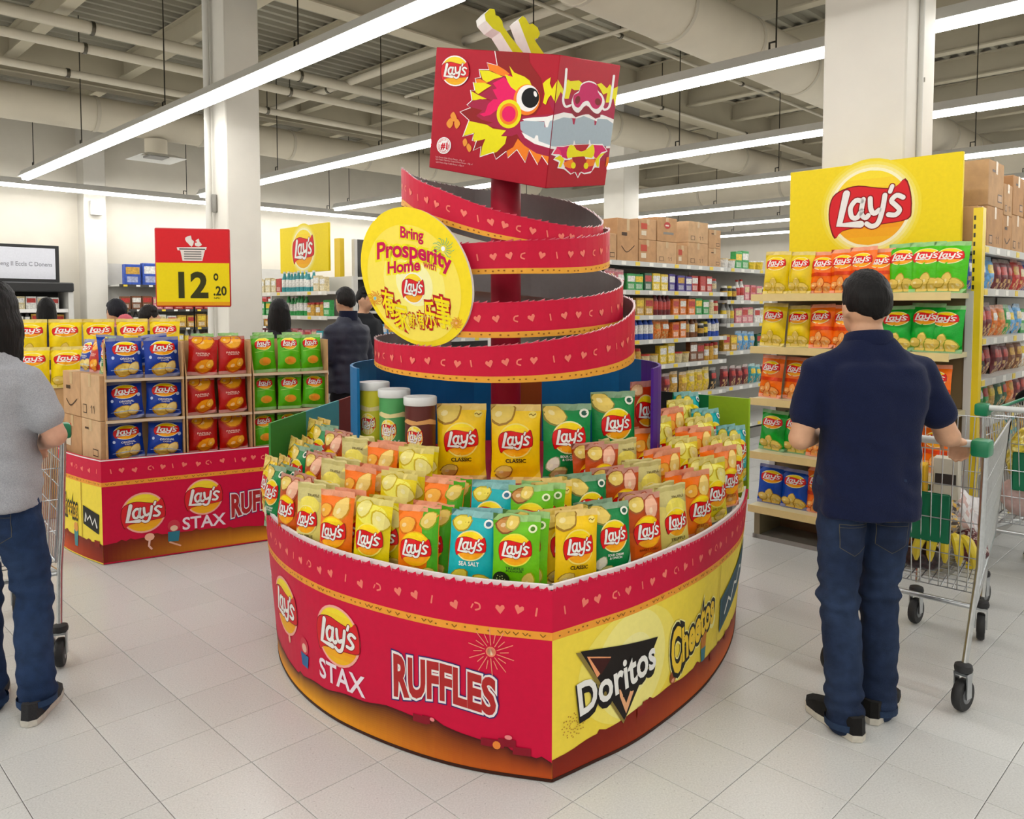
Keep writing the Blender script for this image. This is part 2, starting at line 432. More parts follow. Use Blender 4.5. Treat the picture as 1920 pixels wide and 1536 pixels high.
class Art:
    def __init__(s): s.items = []; s.tf = lambda x, y: (x, y); s.lv = 0; s.hold = False
    def raw(s, vs, fs, col):
        s.items.append(([s.tf(x, y) for x, y in vs], fs, col, s.lv))
        if not s.hold: s.lv += 1
        return s
    def poly(s, pts, col, smooth=0):
        if smooth: pts = spline(pts, smooth, True)
        if not isinstance(col[0], float): col = H(col)
        tr = tessellate_polygon([[Vector((x, y, 0)) for x, y in pts]])
        return s.raw(pts, [tuple(t) for t in tr], col)
    def ell(s, cx, cy, rx, ry, col, n=28, a0=0, a1=2 * PI, rot=0):
        pts = []
        for k in range(n):
            a = a0 + (a1 - a0) * k / (n if a1 - a0 > 6.28 else n - 1)
            x, y = rx * math.cos(a), ry * math.sin(a)
            pts.append((cx + x * math.cos(rot) - y * math.sin(rot), cy + x * math.sin(rot) + y * math.cos(rot)))
        return s.raw(pts, [tuple(range(n))], col)
    def rect(s, x0, y0, x1, y1, col): return s.raw([(x0, y0), (x1, y0), (x1, y1), (x0, y1)], [(0, 1, 2, 3)], col)
    def stroke(s, pts, w, col, sm=0, closed=False, taper=False):
        if sm: pts = spline(pts, sm, closed)
        if closed: pts = list(pts) + [pts[0]]
        vs = []; fs = []; m = len(pts)
        for i, p in enumerate(pts):
            ww = w * (1 - .8 * i / (m - 1)) if taper else w
            a = pts[max(i - 1, 0)]; b = pts[min(i + 1, m - 1)]
            dx, dy = b[0] - a[0], b[1] - a[1]; l = math.hypot(dx, dy) or 1
            nx, ny = -dy / l * ww / 2, dx / l * ww / 2
            vs += [(p[0] + nx, p[1] + ny), (p[0] - nx, p[1] - ny)]
            if i: fs.append((2 * i - 2, 2 * i - 1, 2 * i + 1, 2 * i))
        if not closed and not taper:
            for p, q in ((pts[0], pts[1]), (pts[-1], pts[-2])):
                o = len(vs); a = math.atan2(p[1] - q[1], p[0] - q[0])
                vs += [(p[0] + math.cos(a + PI * (k / 6 - .5)) * w / 2, p[1] + math.sin(a + PI * (k / 6 - .5)) * w / 2) for k in range(7)]
                fs.append(tuple(range(o, o + 7)))
        return s.raw(vs, fs, col)
    def text(s, t, cx, cy, h, col, bold=0.02, shear=0.0, sx=1.0, rot=0.0, warp=None, width=None):
        vs, fs, w = text_shape(t, bold)
        k = h / 0.7
        kx = k * sx if width is None else width / w
        out = []
        for x, y in vs:
            X = x * kx + (y - .35) * k * shear; Y = (y - .35) * k
            if warp: X, Y = warp(X, Y)
            out.append((cx + X * math.cos(rot) - Y * math.sin(rot), cy + X * math.sin(rot) + Y * math.cos(rot)))
        return s.raw(out, fs, col)
    def logo(s, cx, cy, r, ry=None, rim='f9b0a0', detail=True, shear=0.0, halo=None):
        ry = ry or r
        old = s.tf
        s.tf = lambda x, y: old(cx + (x + shear * y) * r, cy + y * ry)
        if halo: 
            for q, cc in halo: s.ell(0, 0, q, q, cc, 36)
        if rim: s.ell(0, 0, 1.09, 1.09, H(rim), 30)
        s.hold = True; n = 9                   # the ball fades from yellow to orange in printed steps
        for k in range(n):
            t = k / (n - 1); y0 = -1 + 2 * k / n; y1 = -1 + 2 * (k + 1) / n
            cc = mixc(H('f6a21c'), H('fbd524'), min(1, abs(t - .25) * 1.6)) if t < .5 else mixc(H('f8b81e'), H('fde235'), (t - .5) * 2)
            pts = []
            for j in range(7):
                y = y0 + (y1 - y0) * j / 6; pts.append((math.sqrt(max(0, 1 - y * y)), y))
            s.raw(pts + [(-x, y) for x, y in reversed(pts)], [tuple(range(14))], cc)
        s.hold = False; s.lv += 1
        ban = [(-.70, .54), (-.3, .6), (.2, .50), (.62, .46), (.88, .66), (1.02, .3), (1.05, -.1), (.97, -.36), (.4, -.44), (-.2, -.48), (-.7, -.56), (-.9, -.74), (-1.05, -.35), (-1.07, .05), (-.97, .38)]
        s.poly([(x * 1.03, y * 1.05) for x, y in ban], H('7d1414'), 3)
        s.poly(ban, H('d8232a'), 3)
        W = WHITE
        for pw, cc in ((.06, H('8c1616')), (0, W)):
            if pw and not detail: continue
            s.hold = True
            s.stroke([(-.62, .44), (-.80, -.40), (-.22, -.42)], .19 + pw, cc)
            s.stroke([(-.20, .20), (-.36, .23), (-.50, .04), (-.46, -.20), (-.32, -.24), (-.20, -.06)], .13 + pw, cc, 4)
            s.stroke([(-.16, .24), (-.21, -.12), (-.10, -.26), (-.02, -.2)], .13 + pw, cc, 4)
            s.stroke([(.02, .25), (.04, -.02), (.13, -.16), (.26, -.08)], .13 + pw, cc, 4)
            s.stroke([(.40, .30), (.34, -.10), (.24, -.42), (.08, -.50), (-.06, -.42)], .13 + pw, cc, 4)
            s.stroke([(.58, .52), (.53, .38)], .11 + pw, cc)
            s.stroke([(.86, .20), (.70, .27), (.57, .14), (.68, .01), (.78, -.12), (.68, -.24), (.50, -.22)], .125 + pw, cc, 4)
            s.hold = False; s.lv += 1
        s.tf = old
        return s
    def build(s, name, mat, fn, parent=None, us=(), vs=(), clip=None, lift=0.0002, base=0.0008, loc=None):
        """fn(u, v, offset) -> 3D point; us / vs are the lines at which the surface bends"""
        bm = bmesh.new(); lay = bm.faces.layers.int.new('c'); zl = bm.verts.layers.float.new('z')
        cols = []
        for k, (pv, pf, col, lv) in enumerate(s.items):
            cols.append(col); off = base + lift * lv
            bv = []
            for x, y in pv:
                q = bm.verts.new((x, y, 0)); q[zl] = off; bv.append(q)
            for f in pf:
                try:
                    ff = bm.faces.new([bv[i] for i in f]); ff[lay] = k
                except ValueError: pass
        def cut(co, no, clear=False):
            bmesh.ops.bisect_plane(bm, geom=list(bm.verts) + list(bm.edges) + list(bm.faces), dist=1e-7, plane_co=co, plane_no=no, clear_outer=clear)
        if clip:
            x0, x1, y0, y1 = clip
            cut((x0, 0, 0), (-1, 0, 0), True); cut((x1, 0, 0), (1, 0, 0), True); cut((0, y0, 0), (0, -1, 0), True); cut((0, y1, 0), (0, 1, 0), True)
        xs = [q.co.x for q in bm.verts]; ys = [q.co.y for q in bm.verts]
        for u in us:
            if min(xs) < u < max(xs): cut((u, 0, 0), (1, 0, 0))
        for v in vs:
            if min(ys) < v < max(ys): cut((0, v, 0), (0, 1, 0))
        mb = MB()
        bm.verts.index_update()
        mb.v = [tuple(fn(q.co.x, q.co.y, q[zl])) for q in bm.verts]
        for f in bm.faces:
            mb.f.append(tuple(q.index for q in f.verts)); mb.c.append(cols[f[lay]]); mb.sm.append(False)
        bm.free()
        me = bpy.data.meshes.new(name); me.from_pydata(mb.v, [], mb.f)
        me.materials.append(M[mat])
        ca = me.color_attributes.new('Col', 'FLOAT_COLOR', 'CORNER'); buf = []
        for p in me.polygons:
            c = mb.c[p.index]; buf += [c[0], c[1], c[2], 1] * p.loop_total
        ca.data.foreach_set('color', buf); me.update()
        o = link(name, me, parent, loc); o['kind'] = 'stuff'
        return o
def planar(origin, ux, uy, n):
    origin, ux, uy, n = Vector(origin), Vector(ux), Vector(uy), Vector(n)
    return lambda u, v, o: origin + ux * u + uy * v + n * o
def chip(art, cx, cy, r, rot=0, col='e9c566', edge='c08a2a'):
    art.lv = art.lv % 3 if art.lv > 5 else art.lv
    col = 'ead07c' if col[:1] in 'de' and col[4:] > '70' and col[4:] < 'a2' else col
    pts = [(r * 1.15 * math.cos(a) * (1 + .1 * math.sin(3 * a + rot)), r * .85 * math.sin(a)) for a in [2 * PI * k / 12 for k in range(12)]]
    f = lambda x, y, q: (cx + q * (x * math.cos(rot) - y * math.sin(rot)), cy + q * (x * math.sin(rot) + y * math.cos(rot)))
    art.poly([f(x, y, 1.0) for x, y in pts], H(edge)); art.poly([f(x + r * .04, y + r * .05, .86) for x, y in pts], H(col))
    art.ell(*f(-.25 * r, .1 * r, 1), r * .3, r * .2, mixc(H(col), (1, .95, .7), .4), 8, rot=rot)

# ------------------------------------------------------------------ snack bags
def punch(c, k=1.25, g=1.18):
    l = .3 * c[0] + .6 * c[1] + .1 * c[2]
    return tuple(max(0.0, min(1.0, l + (x - l) * k)) ** g for x in c)
class Bag:
    NU, NV = 8, 12
    def __init__(s, name, w, h, t, base, side=None, seed=0, design=None):
        s.w, s.h, s.t, s.seed = w, h, t, seed
        NU, NV = s.NU, s.NV
        mb = MB(); F = {}; bcol = punch(H(base)); scol = H(side) if side else mixc(bcol, (0, 0, 0), .12)
        vs = []
        for fb in (0, 1):
            for j in range(NV + 1):
                for i in range(NU + 1):
                    p = s.surf(-1 + 2 * i / NU, j / NV, fb)
                    if fb and (i in (0, NU) or j in (0, NV)): F[fb, i, j] = F[0, i, j]
                    else: F[fb, i, j] = len(vs); vs.append(p)
        fs = []; cs = []
        for fb in (0, 1):
            for j in range(NV):
                for i in range(NU):
                    fs.append((F[fb, i, j], F[fb, i + 1, j], F[fb, i + 1, j + 1], F[fb, i, j + 1]))
                    c = bcol if not fb else scol
                    if j in (0, NV - 1): c = mixc(bcol, (.75, .72, .62), .35)
                    cs.append(c)
        mb.add(vs, fs, cs, True)
        s.body = mb.mesh(name, 'foil'); s.name = name
        art = Art()
        if design: design(art, w, h)
        art.items = [(a_, b_, punch(c_, 1.12, 1.08), d_) for a_, b_, c_, d_ in art.items]
        s.print = None
        if art.items:
            us = [w / 2 * (-1 + i / NU) for i in range(2 * NU + 1)]; vv = [h * j / NV / 2 for j in range(2 * NV + 1)]
            o = art.build('bag_print', 'foil_ink', s.mapf, us=us, vs=vv, clip=(-w * .49, w * .49, h * .03, h * .975), lift=.0004, base=.0012)
            s.print = o.data; bpy.data.objects.remove(o)
    def surf(s, u, v, fb=0):
        e = min(1, max(0, (v - 1 / 12) / (10 / 12)))
        b = max(0.0, math.sin(PI * e)) ** .5 * (1 - .25 * (v - .5))
        a = (1 - abs(u) ** 2.6) ** .75
        n = noise.noise(Vector((u * 2.1 + s.seed * 7.3, v * 4.2, fb * 9 + s.seed)))
        n2 = noise.noise(Vector((u * 5 + 3 * s.seed, v * 9, 5 + fb * 3)))
        y = s.t / 2 * a * b * (1 + .35 * n) + .0035 * n2 * a
        if fb == 0: y = -y
        x = u * s.w / 2 * (1 - .045 * b + .012 * n2 * abs(u))
        z = v * s.h + .004 * noise.noise(Vector((u * 2, s.seed, 1))) * (v > .9)
        y += .006 * math.sin(u * 7 + s.seed) * max(0, v - .9) * 10 * .6
        return (x, y, z)
    def mapf(s, x, y, o):
        # bilinear on the bag's own grid so that the ink lies on the foil
        u = x / (s.w / 2); v = y / s.h
        gi = min(s.NU - 1, max(0, int((u + 1) / 2 * s.NU + 1e-6))); gj = min(s.NV - 1, max(0, int(v * s.NV + 1e-6)))
        fu = (u + 1) / 2 * s.NU - gi; fv = v * s.NV - gj
        P = [Vector(s.surf(-1 + 2 * (gi + a) / s.NU, (gj + b) / s.NV)) for b in (0, 1) for a in (0, 1)]
        p = (P[0] * (1 - fu) + P[1] * fu) * (1 - fv) + (P[2] * (1 - fu) + P[3] * fu) * fv
        return p + Vector((0, -o, 0))
    def place(s, loc, rot, label, group, scale=1.0):
        o = link('crisp_bag', s.body, None, loc)
        o.rotation_euler = rot if not isinstance(rot, (int, float)) else (0, 0, rot)
        o.scale = (scale,) * 3 if not isinstance(scale, tuple) else scale
        tag(o, label, 'crisp bag', group)
        if s.print: link('bag_print', s.print, o)
        return o
def bag_design(kind):
    def f(a, w, h):
        k = kind; W = w / 2
        if k == 'yellow':
            chip(a, -W * .55, h * .88, w * .26, .4, 'd9bd77', 'a8823c'); a.logo(0, h * .55, w * .33, h * .2, 'fbe58a')
            a.text('CLASSIC', 0, h * .30, h * .045, H('3a2a10'), .03, width=w * .42); chip(a, -W * .5, h * .15, w * .17, .3, 'd9bd77', 'a8823c')
            a.ell(W * .68, h * .87, w * .085, w * .07, H('fbe58a'), 14); a.stroke([(W * .55, h * .87), (W * .62, h * .88), (W * .7, h * .86), (W * .8, h * .88)], w * .02, H('8a6a18'))
        elif k in ('green', 'green2'):
            chip(a, -W * .55, h * .86, w * .24, -.5, 'd8c78a', '8f8a4a'); a.logo(W * .05, h * .58, w * .33, h * .19, 'f3e9b0')
            a.ell(W * .7, h * .88, w * .1, w * .09, H('f3f2e2'), 14); a.ell(W * .7, h * .88, w * .06, w * .05, H('2a5a48'), 12)
            a.text('SOUR CREAM', W * .05, h * .345, h * .028, WHITE, .03, width=w * .4); a.text('& ONION', W * .05, h * .305, h * .028, WHITE, .03, width=w * .32)
            chip(a, -W * .62, h * .24, w * .15, .9, 'e9e6d2', 'a8b08a'); chip(a, -W * .38, h * .12, w * .17, .5, 'cfc98c', '8f9a4a')
            a.poly([(W * .95, h * .33), (W * .6, h * .14), (W * .95, h * .18)], H('bfe0cc')); a.stroke([(-W * .4, h * .07), (W * .1, h * .075), (W * .8, h * .1)], w * .02, H('cfeadb'))
        elif k == 'red':
            a.logo(0, h * .60, w * .38, h * .2, 'f6d9a0'); chip(a, -W * .5, h * .88, w * .22, .3, 'f0c9a0', 'c98a5a'); chip(a, W * .4, h * .12, w * .2, -.4, 'e8a07a', 'b8603a'); a.text('BARBECUE', 0, h * .33, h * .035, WHITE, .02, width=w * .5)
        elif k == 'brown':
            a.rect(-W, 0, W, h * .5, H('d9692c')); chip(a, -W * .45, h * .86, w * .22, .3, 'e8b48a', 'a8643a'); chip(a, W * .35, h * .8, w * .26, 1.2, 'f0bfa4', 'b8604a')
            a.logo(0, h * .5, w * .36, h * .2, 'f3b44a'); a.text('SWEET CHILLI', 0, h * .26, h * .03, H('7a2a12'), .02, width=w * .55); chip(a, 0, h * .12, w * .2, .2, 'f0a050', 'c8642a')
        elif k == 'beige':
            a.poly([(-W, h), (-W, h * .74), (-W * .2, h * .68), (W * .2, h * .8), (W, h * .72), (W, h)], H('cfc48a')); a.ell(W * .1, h * .68, w * .34, h * .14, H('f5e67c'), 20)
            a.text('TRUFFLE', W * .3, h * .83, h * .035, H('6a5a30'), .02, width=w * .4); a.logo(0, h * .48, w * .34, h * .19, 'f7e9a0'); a.text('TRUFFLE', 0, h * .25, h * .04, H('3a3420'), .02, width=w * .5); chip(a, -W * .3, h * .12, w * .2, .5, 'f0e6a0', 'c8b860')
        elif k == 'orange':
            chip(a, W * .4, h * .76, w * .26, 1.0, 'f5d78a', 'd8932f'); chip(a, -W * .55, h * .72, w * .2, .3, 'f3b85c', 'd87a1f'); a.logo(0, h * .44, w * .37, h * .2, 'f9c34a')
            a.text('CHEESE', 0, h * .2, h * .04, H('8a3a08'), .02, width=w * .42); chip(a, W * .2, h * .1, w * .26, -.3, 'f5b35a', 'd8761f')
        elif k == 'lemon':
            a.ell(0, h * .78, w * .42, h * .13, H('f3ea7a'), 18); chip(a, -W * .5, h * .84, w * .22, .6, 'f2e79a', 'd0b83a'); chip(a, W * .5, h * .72, w * .24, -.6, 'f2e79a', 'd0b83a')
            a.logo(0, h * .46, w * .36, h * .2, 'f7ea80'); a.text('SALTED', 0, h * .22, h * .035, H('7a6a18'), .02, width=w * .4); chip(a, W * .4, h * .1, w * .2, .4, 'efe07c', 'cbb030')
        elif k == 'orangegreen':
            a.poly([(W * .2, h), (W * .3, h * .6), (W * .7, h * .5), (W * .5, h * .2), (0, h * .05), (W, 0), (W, h)], H('5fae3c')); chip(a, W * .55, h * .82, w * .2, .8, 'e8e07a', '8fa82f'); chip(a, -W * .5, h * .74, w * .22, .3, 'f3b85c', 'd87a1f')
            a.logo(0, h * .46, w * .36, h * .2, 'f9c34a'); chip(a, -W * .2, h * .14, w * .2, .3, 'f3b85c', 'd87a1f'); chip(a, W * .55, h * .16, w * .15, .3, 'e8e07a', '8fa82f')
        elif k == 'teal':
            chip(a, -W * .48, h * .84, w * .2, .3, 'e8d66a', 'b09a2f'); a.logo(0, h * .58, w * .32, h * .17, 'f3e9b0'); a.ell(W * .68, h * .86, w * .1, w * .09, WHITE, 14); a.ell(W * .68, h * .86, w * .06, w * .05, H('44708a'), 12)
            a.text('SEA SALT', 0, h * .365, h * .05, WHITE, .02, width=w * .44); chip(a, -W * .45, h * .18, w * .2, .6, 'e3cf62', 'a8902a'); chip(a, W * .55, h * .15, w * .19, -.3, 'e3cf62', 'a8902a')
        elif k == 'lime':
            chip(a, -W * .45, h * .86, w * .2, .3, 'c8935a', '8a5a2a'); chip(a, -W * .15, h * .9, w * .16, 1.0, 'ecdca0', 'b8a85a'); a.logo(0, h * .58, w * .33, h * .18, 'f3e96a')
            a.ell(W * .7, h * .84, w * .09, w * .08, H('f3f6d2'), 14); a.ell(W * .7, h * .84, w * .05, w * .045, H('5a8a2f'), 12); a.text('TRUFFLE', 0, h * .36, h * .03, H('28401a'), .02, width=w * .4); a.text('FLAVOUR', 0, h * .325, h * .025, H('28401a'), .02, width=w * .36)
            a.ell(-W * .58, h * .2, w * .19, h * .11, H('1f2a12'), 16)
            for q in range(16): a.ell(-W * .58 + w * .13 * math.cos(q * 2.4) * math.sqrt(q / 16), h * .2 + h * .08 * math.sin(q * 2.4) * math.sqrt(q / 16), w * .014, w * .012, H('c8d08a'), 6)
            chip(a, W * .55, h * .2, w * .17, 1.2, 'e8e88a', 'a8b83a')
        elif k == 'blue':
            a.logo(W * .05, h * .72, w * .34, h * .17, 'f7f2e0'); a.text('ORIGINAL', W * .1, h * .47, h * .05, WHITE, .02, width=w * .42); a.text('TASTE', W * .1, h * .41, h * .03, WHITE, .02, width=w * .25)
            chip(a, -W * .1, h * .2, w * .24, .2, 'efd58a', 'c89a3a'); chip(a, W * .45, h * .24, w * .18, .9, 'f0dc9c', 'c8a04a'); a.stroke([(-W * .8, h * .2), (W * .3, h * .22), (W * .9, h * .17)], w * .02, H('a8c0ea'))
            a.ell(-W * .7, h * .5, w * .04, w * .05, H('cfdcf5'), 10); a.ell(W * .8, h * .62, w * .05, w * .06, H('cfdcf5'), 10)
        elif k == 'crimson':
            chip(a, W * .05, h * .82, w * .32, .2, 'f0b24a', 'c8641f'); chip(a, -W * .4, h * .9, w * .2, .6, 'f0b24a', 'c8641f'); a.text('PAPRIKA', 0, h * .55, h * .045, H('f6cfc0'), .02, width=w * .5); a.text('CRISPS', 0, h * .5, h * .03, H('f6cfc0'), .02, width=w * .4)
            chip(a, W * .1, h * .22, w * .3, .5, 'eda23c', 'c05a1f'); chip(a, W * .5, h * .28, w * .16, 1.1, 'f3bb5a', 'c8701f')
        elif k == 'limegreen':
            a.logo(-W * .05, h * .76, w * .33, h * .15, 'f0f0a0'); a.ell(0, h * .3, w * .26, h * .11, H('d9a84a'), 14); a.ell(W * .1, h * .31, w * .16, h * .07, H('e89a4a'), 12); a.stroke([(-W * .8, h * .55), (0, h * .58), (W * .8, h * .54)], w * .02, H('b8e07a'))
        elif k in ('shelf_yellow', 'shelf_orange', 'shelf_green', 'shelf_lime', 'shelf_blue'):
            a.logo(0, h * .70, w * .37, h * .15, 'f8efc0', detail=False)
            cc = {'shelf_yellow': ('efe08a', 'cbb030'), 'shelf_orange': ('f3b070', 'c8561f'), 'shelf_green': ('e8e3a0', '9aa84a'), 'shelf_lime': ('ecdf94', 'b8a04a'), 'shelf_blue': ('e8cf8a', 'b8903a')}[k]
            if k == 'shelf_orange': a.rect(-W, h * .4, W, h * .48, H('d8501f'))
            for q, (x, y) in enumerate(((-.55, .18), (-.05, .25), (.5, .17), (-.25, .09), (.3, .08))): chip(a, W * x, h * y, w * .18, q * 1.3, *cc)
        elif k == 'sky':
            a.logo(0, h * .6, w * .36, h * .17, 'f3e9b0')
    return f
BAGS = {}
def make_bags():
    B = lambda n, w, h, t, base, **k: BAGS.__setitem__(n, Bag('crisp_bag', w, h, t, base, seed=len(BAGS) + 1, design=bag_design(k.pop('d', n)), **k))
    w, h, t = .165, .275, .05
    B('yellow', w, h, t, 'f6d524'); B('green', w, h, t, '0f8a57'); B('brown', w, h, t, 'c06438'); B('beige', w, h, t, 'ede09a'); B('orange', w, h, t, 'f0902a')
    B('lemon', w, h, t, 'ecdc4a'); B('orangegreen', w, h, t, 'f0942c'); B('teal', w, h, t, '4ab4b8'); B('lime', w, h, t, '86c33a')
    B('big_yellow', .215, .34, .07, 'f8d81a', d='yellow'); B('big_green', .215, .34, .07, '0f9058', d='green'); B('big_red', .15, .34, .06, 'c9583a', d='red')
    B('blue', .20, .245, .075, '1b479c'); B('crimson', .17, .245, .07, 'b5352a'); B('limegreen', .155, .245, .07, '74bc2e')
    B('shelf_yellow', .17, .29, .09, 'e8d238'); B('shelf_orange', .165, .29, .09, 'f08c30'); B('shelf_green', .19, .29, .09, '2aa850'); B('shelf_lime', .19, .30, .09, '6cc02e'); B('shelf_blue', .19, .27, .09, '2158ad')
    B('canary', .22, .30, .09, 'f6e02a', d='shelf_yellow')

# ------------------------------------------------------------------ the dragon display
AX, AY = -.03, 3.85                      # tower axis
LEFT_PLAN = [(.13, 2.495), (-.108, 2.555), (-.298, 2.635), (-.51, 2.765), (-.70, 2.92), (-.88, 3.14), (-1.02, 3.40), (-1.10, 3.66), (-1.14, 3.92)]
RIGHT_PLAN = [(.13, 2.495), (.25, 2.585), (.455, 2.75), (.716, 3.05), (.897, 3.335), (1.03, 3.62), (1.13, 3.92)]
BASE_H = .635
RED = H('cf0a3c'); DRED = H('9c0f2c'); ORG = H('f3a238'); YEL = H('fadf49')
def resample(pts, n):
    pts = spline(pts, 8); L = [0]
    for a, b in zip(pts, pts[1:]): L.append(L[-1] + math.dist(a, b))
    out = []
    for k in range(n + 1):
        d = L[-1] * k / n; i = 0
        while i < len(L) - 2 and L[i + 1] < d: i += 1
        t = (d - L[i]) / (L[i + 1] - L[i]); out.append(tuple(x + (y - x) * t for x, y in zip(pts[i], pts[i + 1])))
    return out, L[-1]
class Wall:
    """curved vertical board; u = distance from the corner, v = height"""
    def __init__(s, plan, n, h, out=1, flare=0.0, cx=0.0):
        s.p, s.L = resample(plan, n); s.n = n; s.h = h; s.out = out; s.flare = flare; s.cx = cx
        s.us = [s.L * k / n for k in range(n + 1)]
    def pt(s, u, v, o=0.0):
        t = max(0, min(s.n - 1e-6, u / s.L * s.n)); i = int(t); f = t - i
        a, b = s.p[i], s.p[i + 1]
        x, y = a[0] + (b[0] - a[0]) * f, a[1] + (b[1] - a[1]) * f
        l = math.hypot(b[0] - a[0], b[1] - a[1]); nx, ny = (b[1] - a[1]) / l * s.out, -(b[0] - a[0]) / l * s.out
        fl = 1 + s.flare * v / s.h * min(1, max(0, (y - 2.5)))
        return Vector(((x - s.cx) * fl + s.cx + nx * o, y + ny * o, v))
    def strip(s, name, z0, z1, col, parent, o=0.0, thick=.012, mat='print', u0=0, u1=None, nz=1):
        mb = MB(); u1 = s.L if u1 is None else u1
        us = [u0] + [u for u in s.us if u0 < u < u1] + [u1]
        V = []; m = len(us)
        for oo in (o, o - thick):
            for j in range(nz + 1):
                V += [s.pt(u, z0 + (z1 - z0) * j / nz, oo) for u in us]
        fs = []
        def idx(k, j, i): return (k * (nz + 1) + j) * m + i
        for k in (0, 1):
            for j in range(nz):
                for i in range(m - 1): fs.append((idx(k, j, i), idx(k, j, i + 1), idx(k, j + 1, i + 1), idx(k, j + 1, i)))
        for i in range(m - 1):
            fs.append((idx(0, 0, i), idx(0, 0, i + 1), idx(1, 0, i + 1), idx(1, 0, i))); fs.append((idx(0, nz, i), idx(0, nz, i + 1), idx(1, nz, i + 1), idx(1, nz, i)))
        for i in (0, m - 1):
            for j in range(nz): fs.append((idx(0, j, i), idx(0, j + 1, i), idx(1, j + 1, i), idx(1, j, i)))
        mb.add(V, fs, col); return mb.build(name, mat, parent)
def heart(a, x, y, r, col, rot=0):
    pts = [(0, -1), (.55, -.35), (.95, .2), (.8, .7), (.4, .8), (0, .4), (-.4, .8), (-.8, .7), (-.95, .2), (-.55, -.35)]
    a.poly([(x + r * (px * math.cos(rot) - py * math.sin(rot)), y + r * (px * math.sin(rot) + py * math.cos(rot))) for px, py in pts], col)
def trim_art(a, u0, u1, y, rnd, s=1.0):
    """pink hearts and curls of the dragon-belly band"""
    pk = H('f4816f'); u = u0; k = 0
    while u < u1:
        k += 1
        if k % 5 in (0, 2, 3): heart(a, u, y + rnd.uniform(-.006, .006), .017 * s, pk, rnd.uniform(-.5, .5))
        elif k % 5 == 1: a.stroke([(u, y + .012 * s), (u + .004, y - .012 * s)], .006 * s, pk)
        else: a.stroke([(u + .008 * s, y + .012 * s), (u - .006 * s, y + .008 * s), (u - .008 * s, y - .006 * s), (u + .006 * s, y - .012 * s)], .006 * s, pk, 3); a.stroke([(u + .016 * s, y + .006 * s), (u + .022 * s, y - .006 * s)], .005 * s, pk)
        u += rnd.uniform(.055, .09) * s
def dots_art(a, u0, u1, y, rnd, s=1.0):
    u = u0
    while u < u1:
        c = H('8a5a1c')
        if rnd.random() < .5: a.ell(u, y + rnd.uniform(-.004, .004), .004 * s, .003 * s, c, 6)
        else: a.stroke([(u - .008 * s, y + .004), (u, y - .004), (u + .008 * s, y + .004)], .0035 * s, c)
        u += rnd.uniform(.015, .05) * s
def firework(a, x, y, r, col, core=None, n=20, dots=False):
    for k in range(n):
        an = 2 * PI * k / n; r0, r1 = r * (.28 if k % 2 else .4), r * (1.0 if k % 2 else .75)
        if dots: 
            for q in (.35, .6, .85, 1.0): a.ell(x + r * q * math.cos(an + q), y + r * q * .8 * math.sin(an + q), r * .06, r * .05, col, 6)
        else: a.stroke([(x + r0 * math.cos(an), y + r0 * math.sin(an)), (x + r1 * math.cos(an + .06), y + r1 * math.sin(an + .06))], r * .035, col)
    if core:
        for q, c in core: a.ell(x, y, r * q, r * q, c, 16)
def doritos(a, cx, cy, s):
    old = a.tf; a.tf = lambda x, y: old(cx + x * s, cy + y * s)
    a.poly([(-.95, .62), (.95, .3), (.1, -.85)], H('8c7a3c'))
    a.poly([(-.86, .62), (1.02, .34), (.12, -.80)], H('191210')); a.poly([(-.72, .50), (-.20, .36), (-.35, .2), (-.50, .10)], H('f0a070')); a.poly([(-.66, .46), (-.2, .34), (-.42, .12)], H('3c1210'))
    a.poly([(.16, -.70), (.62, .10), (.50, .10), (.16, -.52), (.02, -.25), (-.06, -.22)], H('f0b080')); a.poly([(.14, -.44), (.40, .05), (0, -.1)], H('2a1010'))
    for k, (x, y, c, b) in enumerate([(-.02, -.06, H('141011'), .09), (0, 0, WHITE, .025)]): a.text('Doritos', .02 + x, -.02 + y, .52, c, b, rot=.14, width=1.86)
    a.tf = old
def ruffles(a, cx, cy, s, wd=2.0):
    old = a.tf; a.tf = lambda x, y: old(cx + x * s, cy + y * s)
    wp = lambda x, y: (x, y * (1.15 - .12 * x + .1 * x * x) + .05 * math.cos(x * 3))
    for b, c in ((.11, H('3a2a6a')), (.085, H('f3ece8')), (.04, H('b02a2a'))): a.text('RUFFLES', 0, 0, .52, c, b, width=wd + (b - .04) * 1.6, warp=wp)
    a.tf = old
def cheetos(a, cx, cy, s):
    old = a.tf; a.tf = lambda x, y: old(cx + x * s, cy + y * s)
    wp = lambda x, y: (x, y * (1.1 + .35 * (x < -.6)) + .1 * math.sin(x * 2.2))
    for b, c in ((.14, H('fdf4a0')), (.11, H('1a1610')), (.035, H('f9d03a'))): a.text('Cheetos', 0, 0, .62, c, b, width=2.0 + (b - .035) * 1.8, rot=.10, warp=wp)
    a.tf = old
def ground_band(wall, parent, zf, pal, name, rnd, nz=16, top=H('8a1420')):
    """printed landscape along the foot of the board: ragged dark skyline over an orange field"""
    mb = MB(); n = 60
    us = sorted(set([wall.L * k / n for k in range(n + 1)] + wall.us)); hs = []
    for u in us: hs.append(zf(u / wall.L) + .008 * noise.noise(Vector((u * 9, 3, rnd))) + (.012 if noise.noise(Vector((u * 16, 7, rnd))) > .25 else 0))
    V = []; m = len(us)
    for i, u in enumerate(us):
        for j in range(nz + 1): V.append(wall.pt(u, .012 + (hs[i] - .012) * j / nz, .0012))
    fs = []; cs = []
    for i in range(m - 1):
        for j in range(nz):
            fs.append((i * (nz + 1) + j, (i + 1) * (nz + 1) + j, (i + 1) * (nz + 1) + j + 1, i * (nz + 1) + j + 1))
            cs.append(pal(us[i] / wall.L, (j + .5) / nz))
    mb.add(V, fs, cs); o = mb.build(name, 'ink', parent); return o

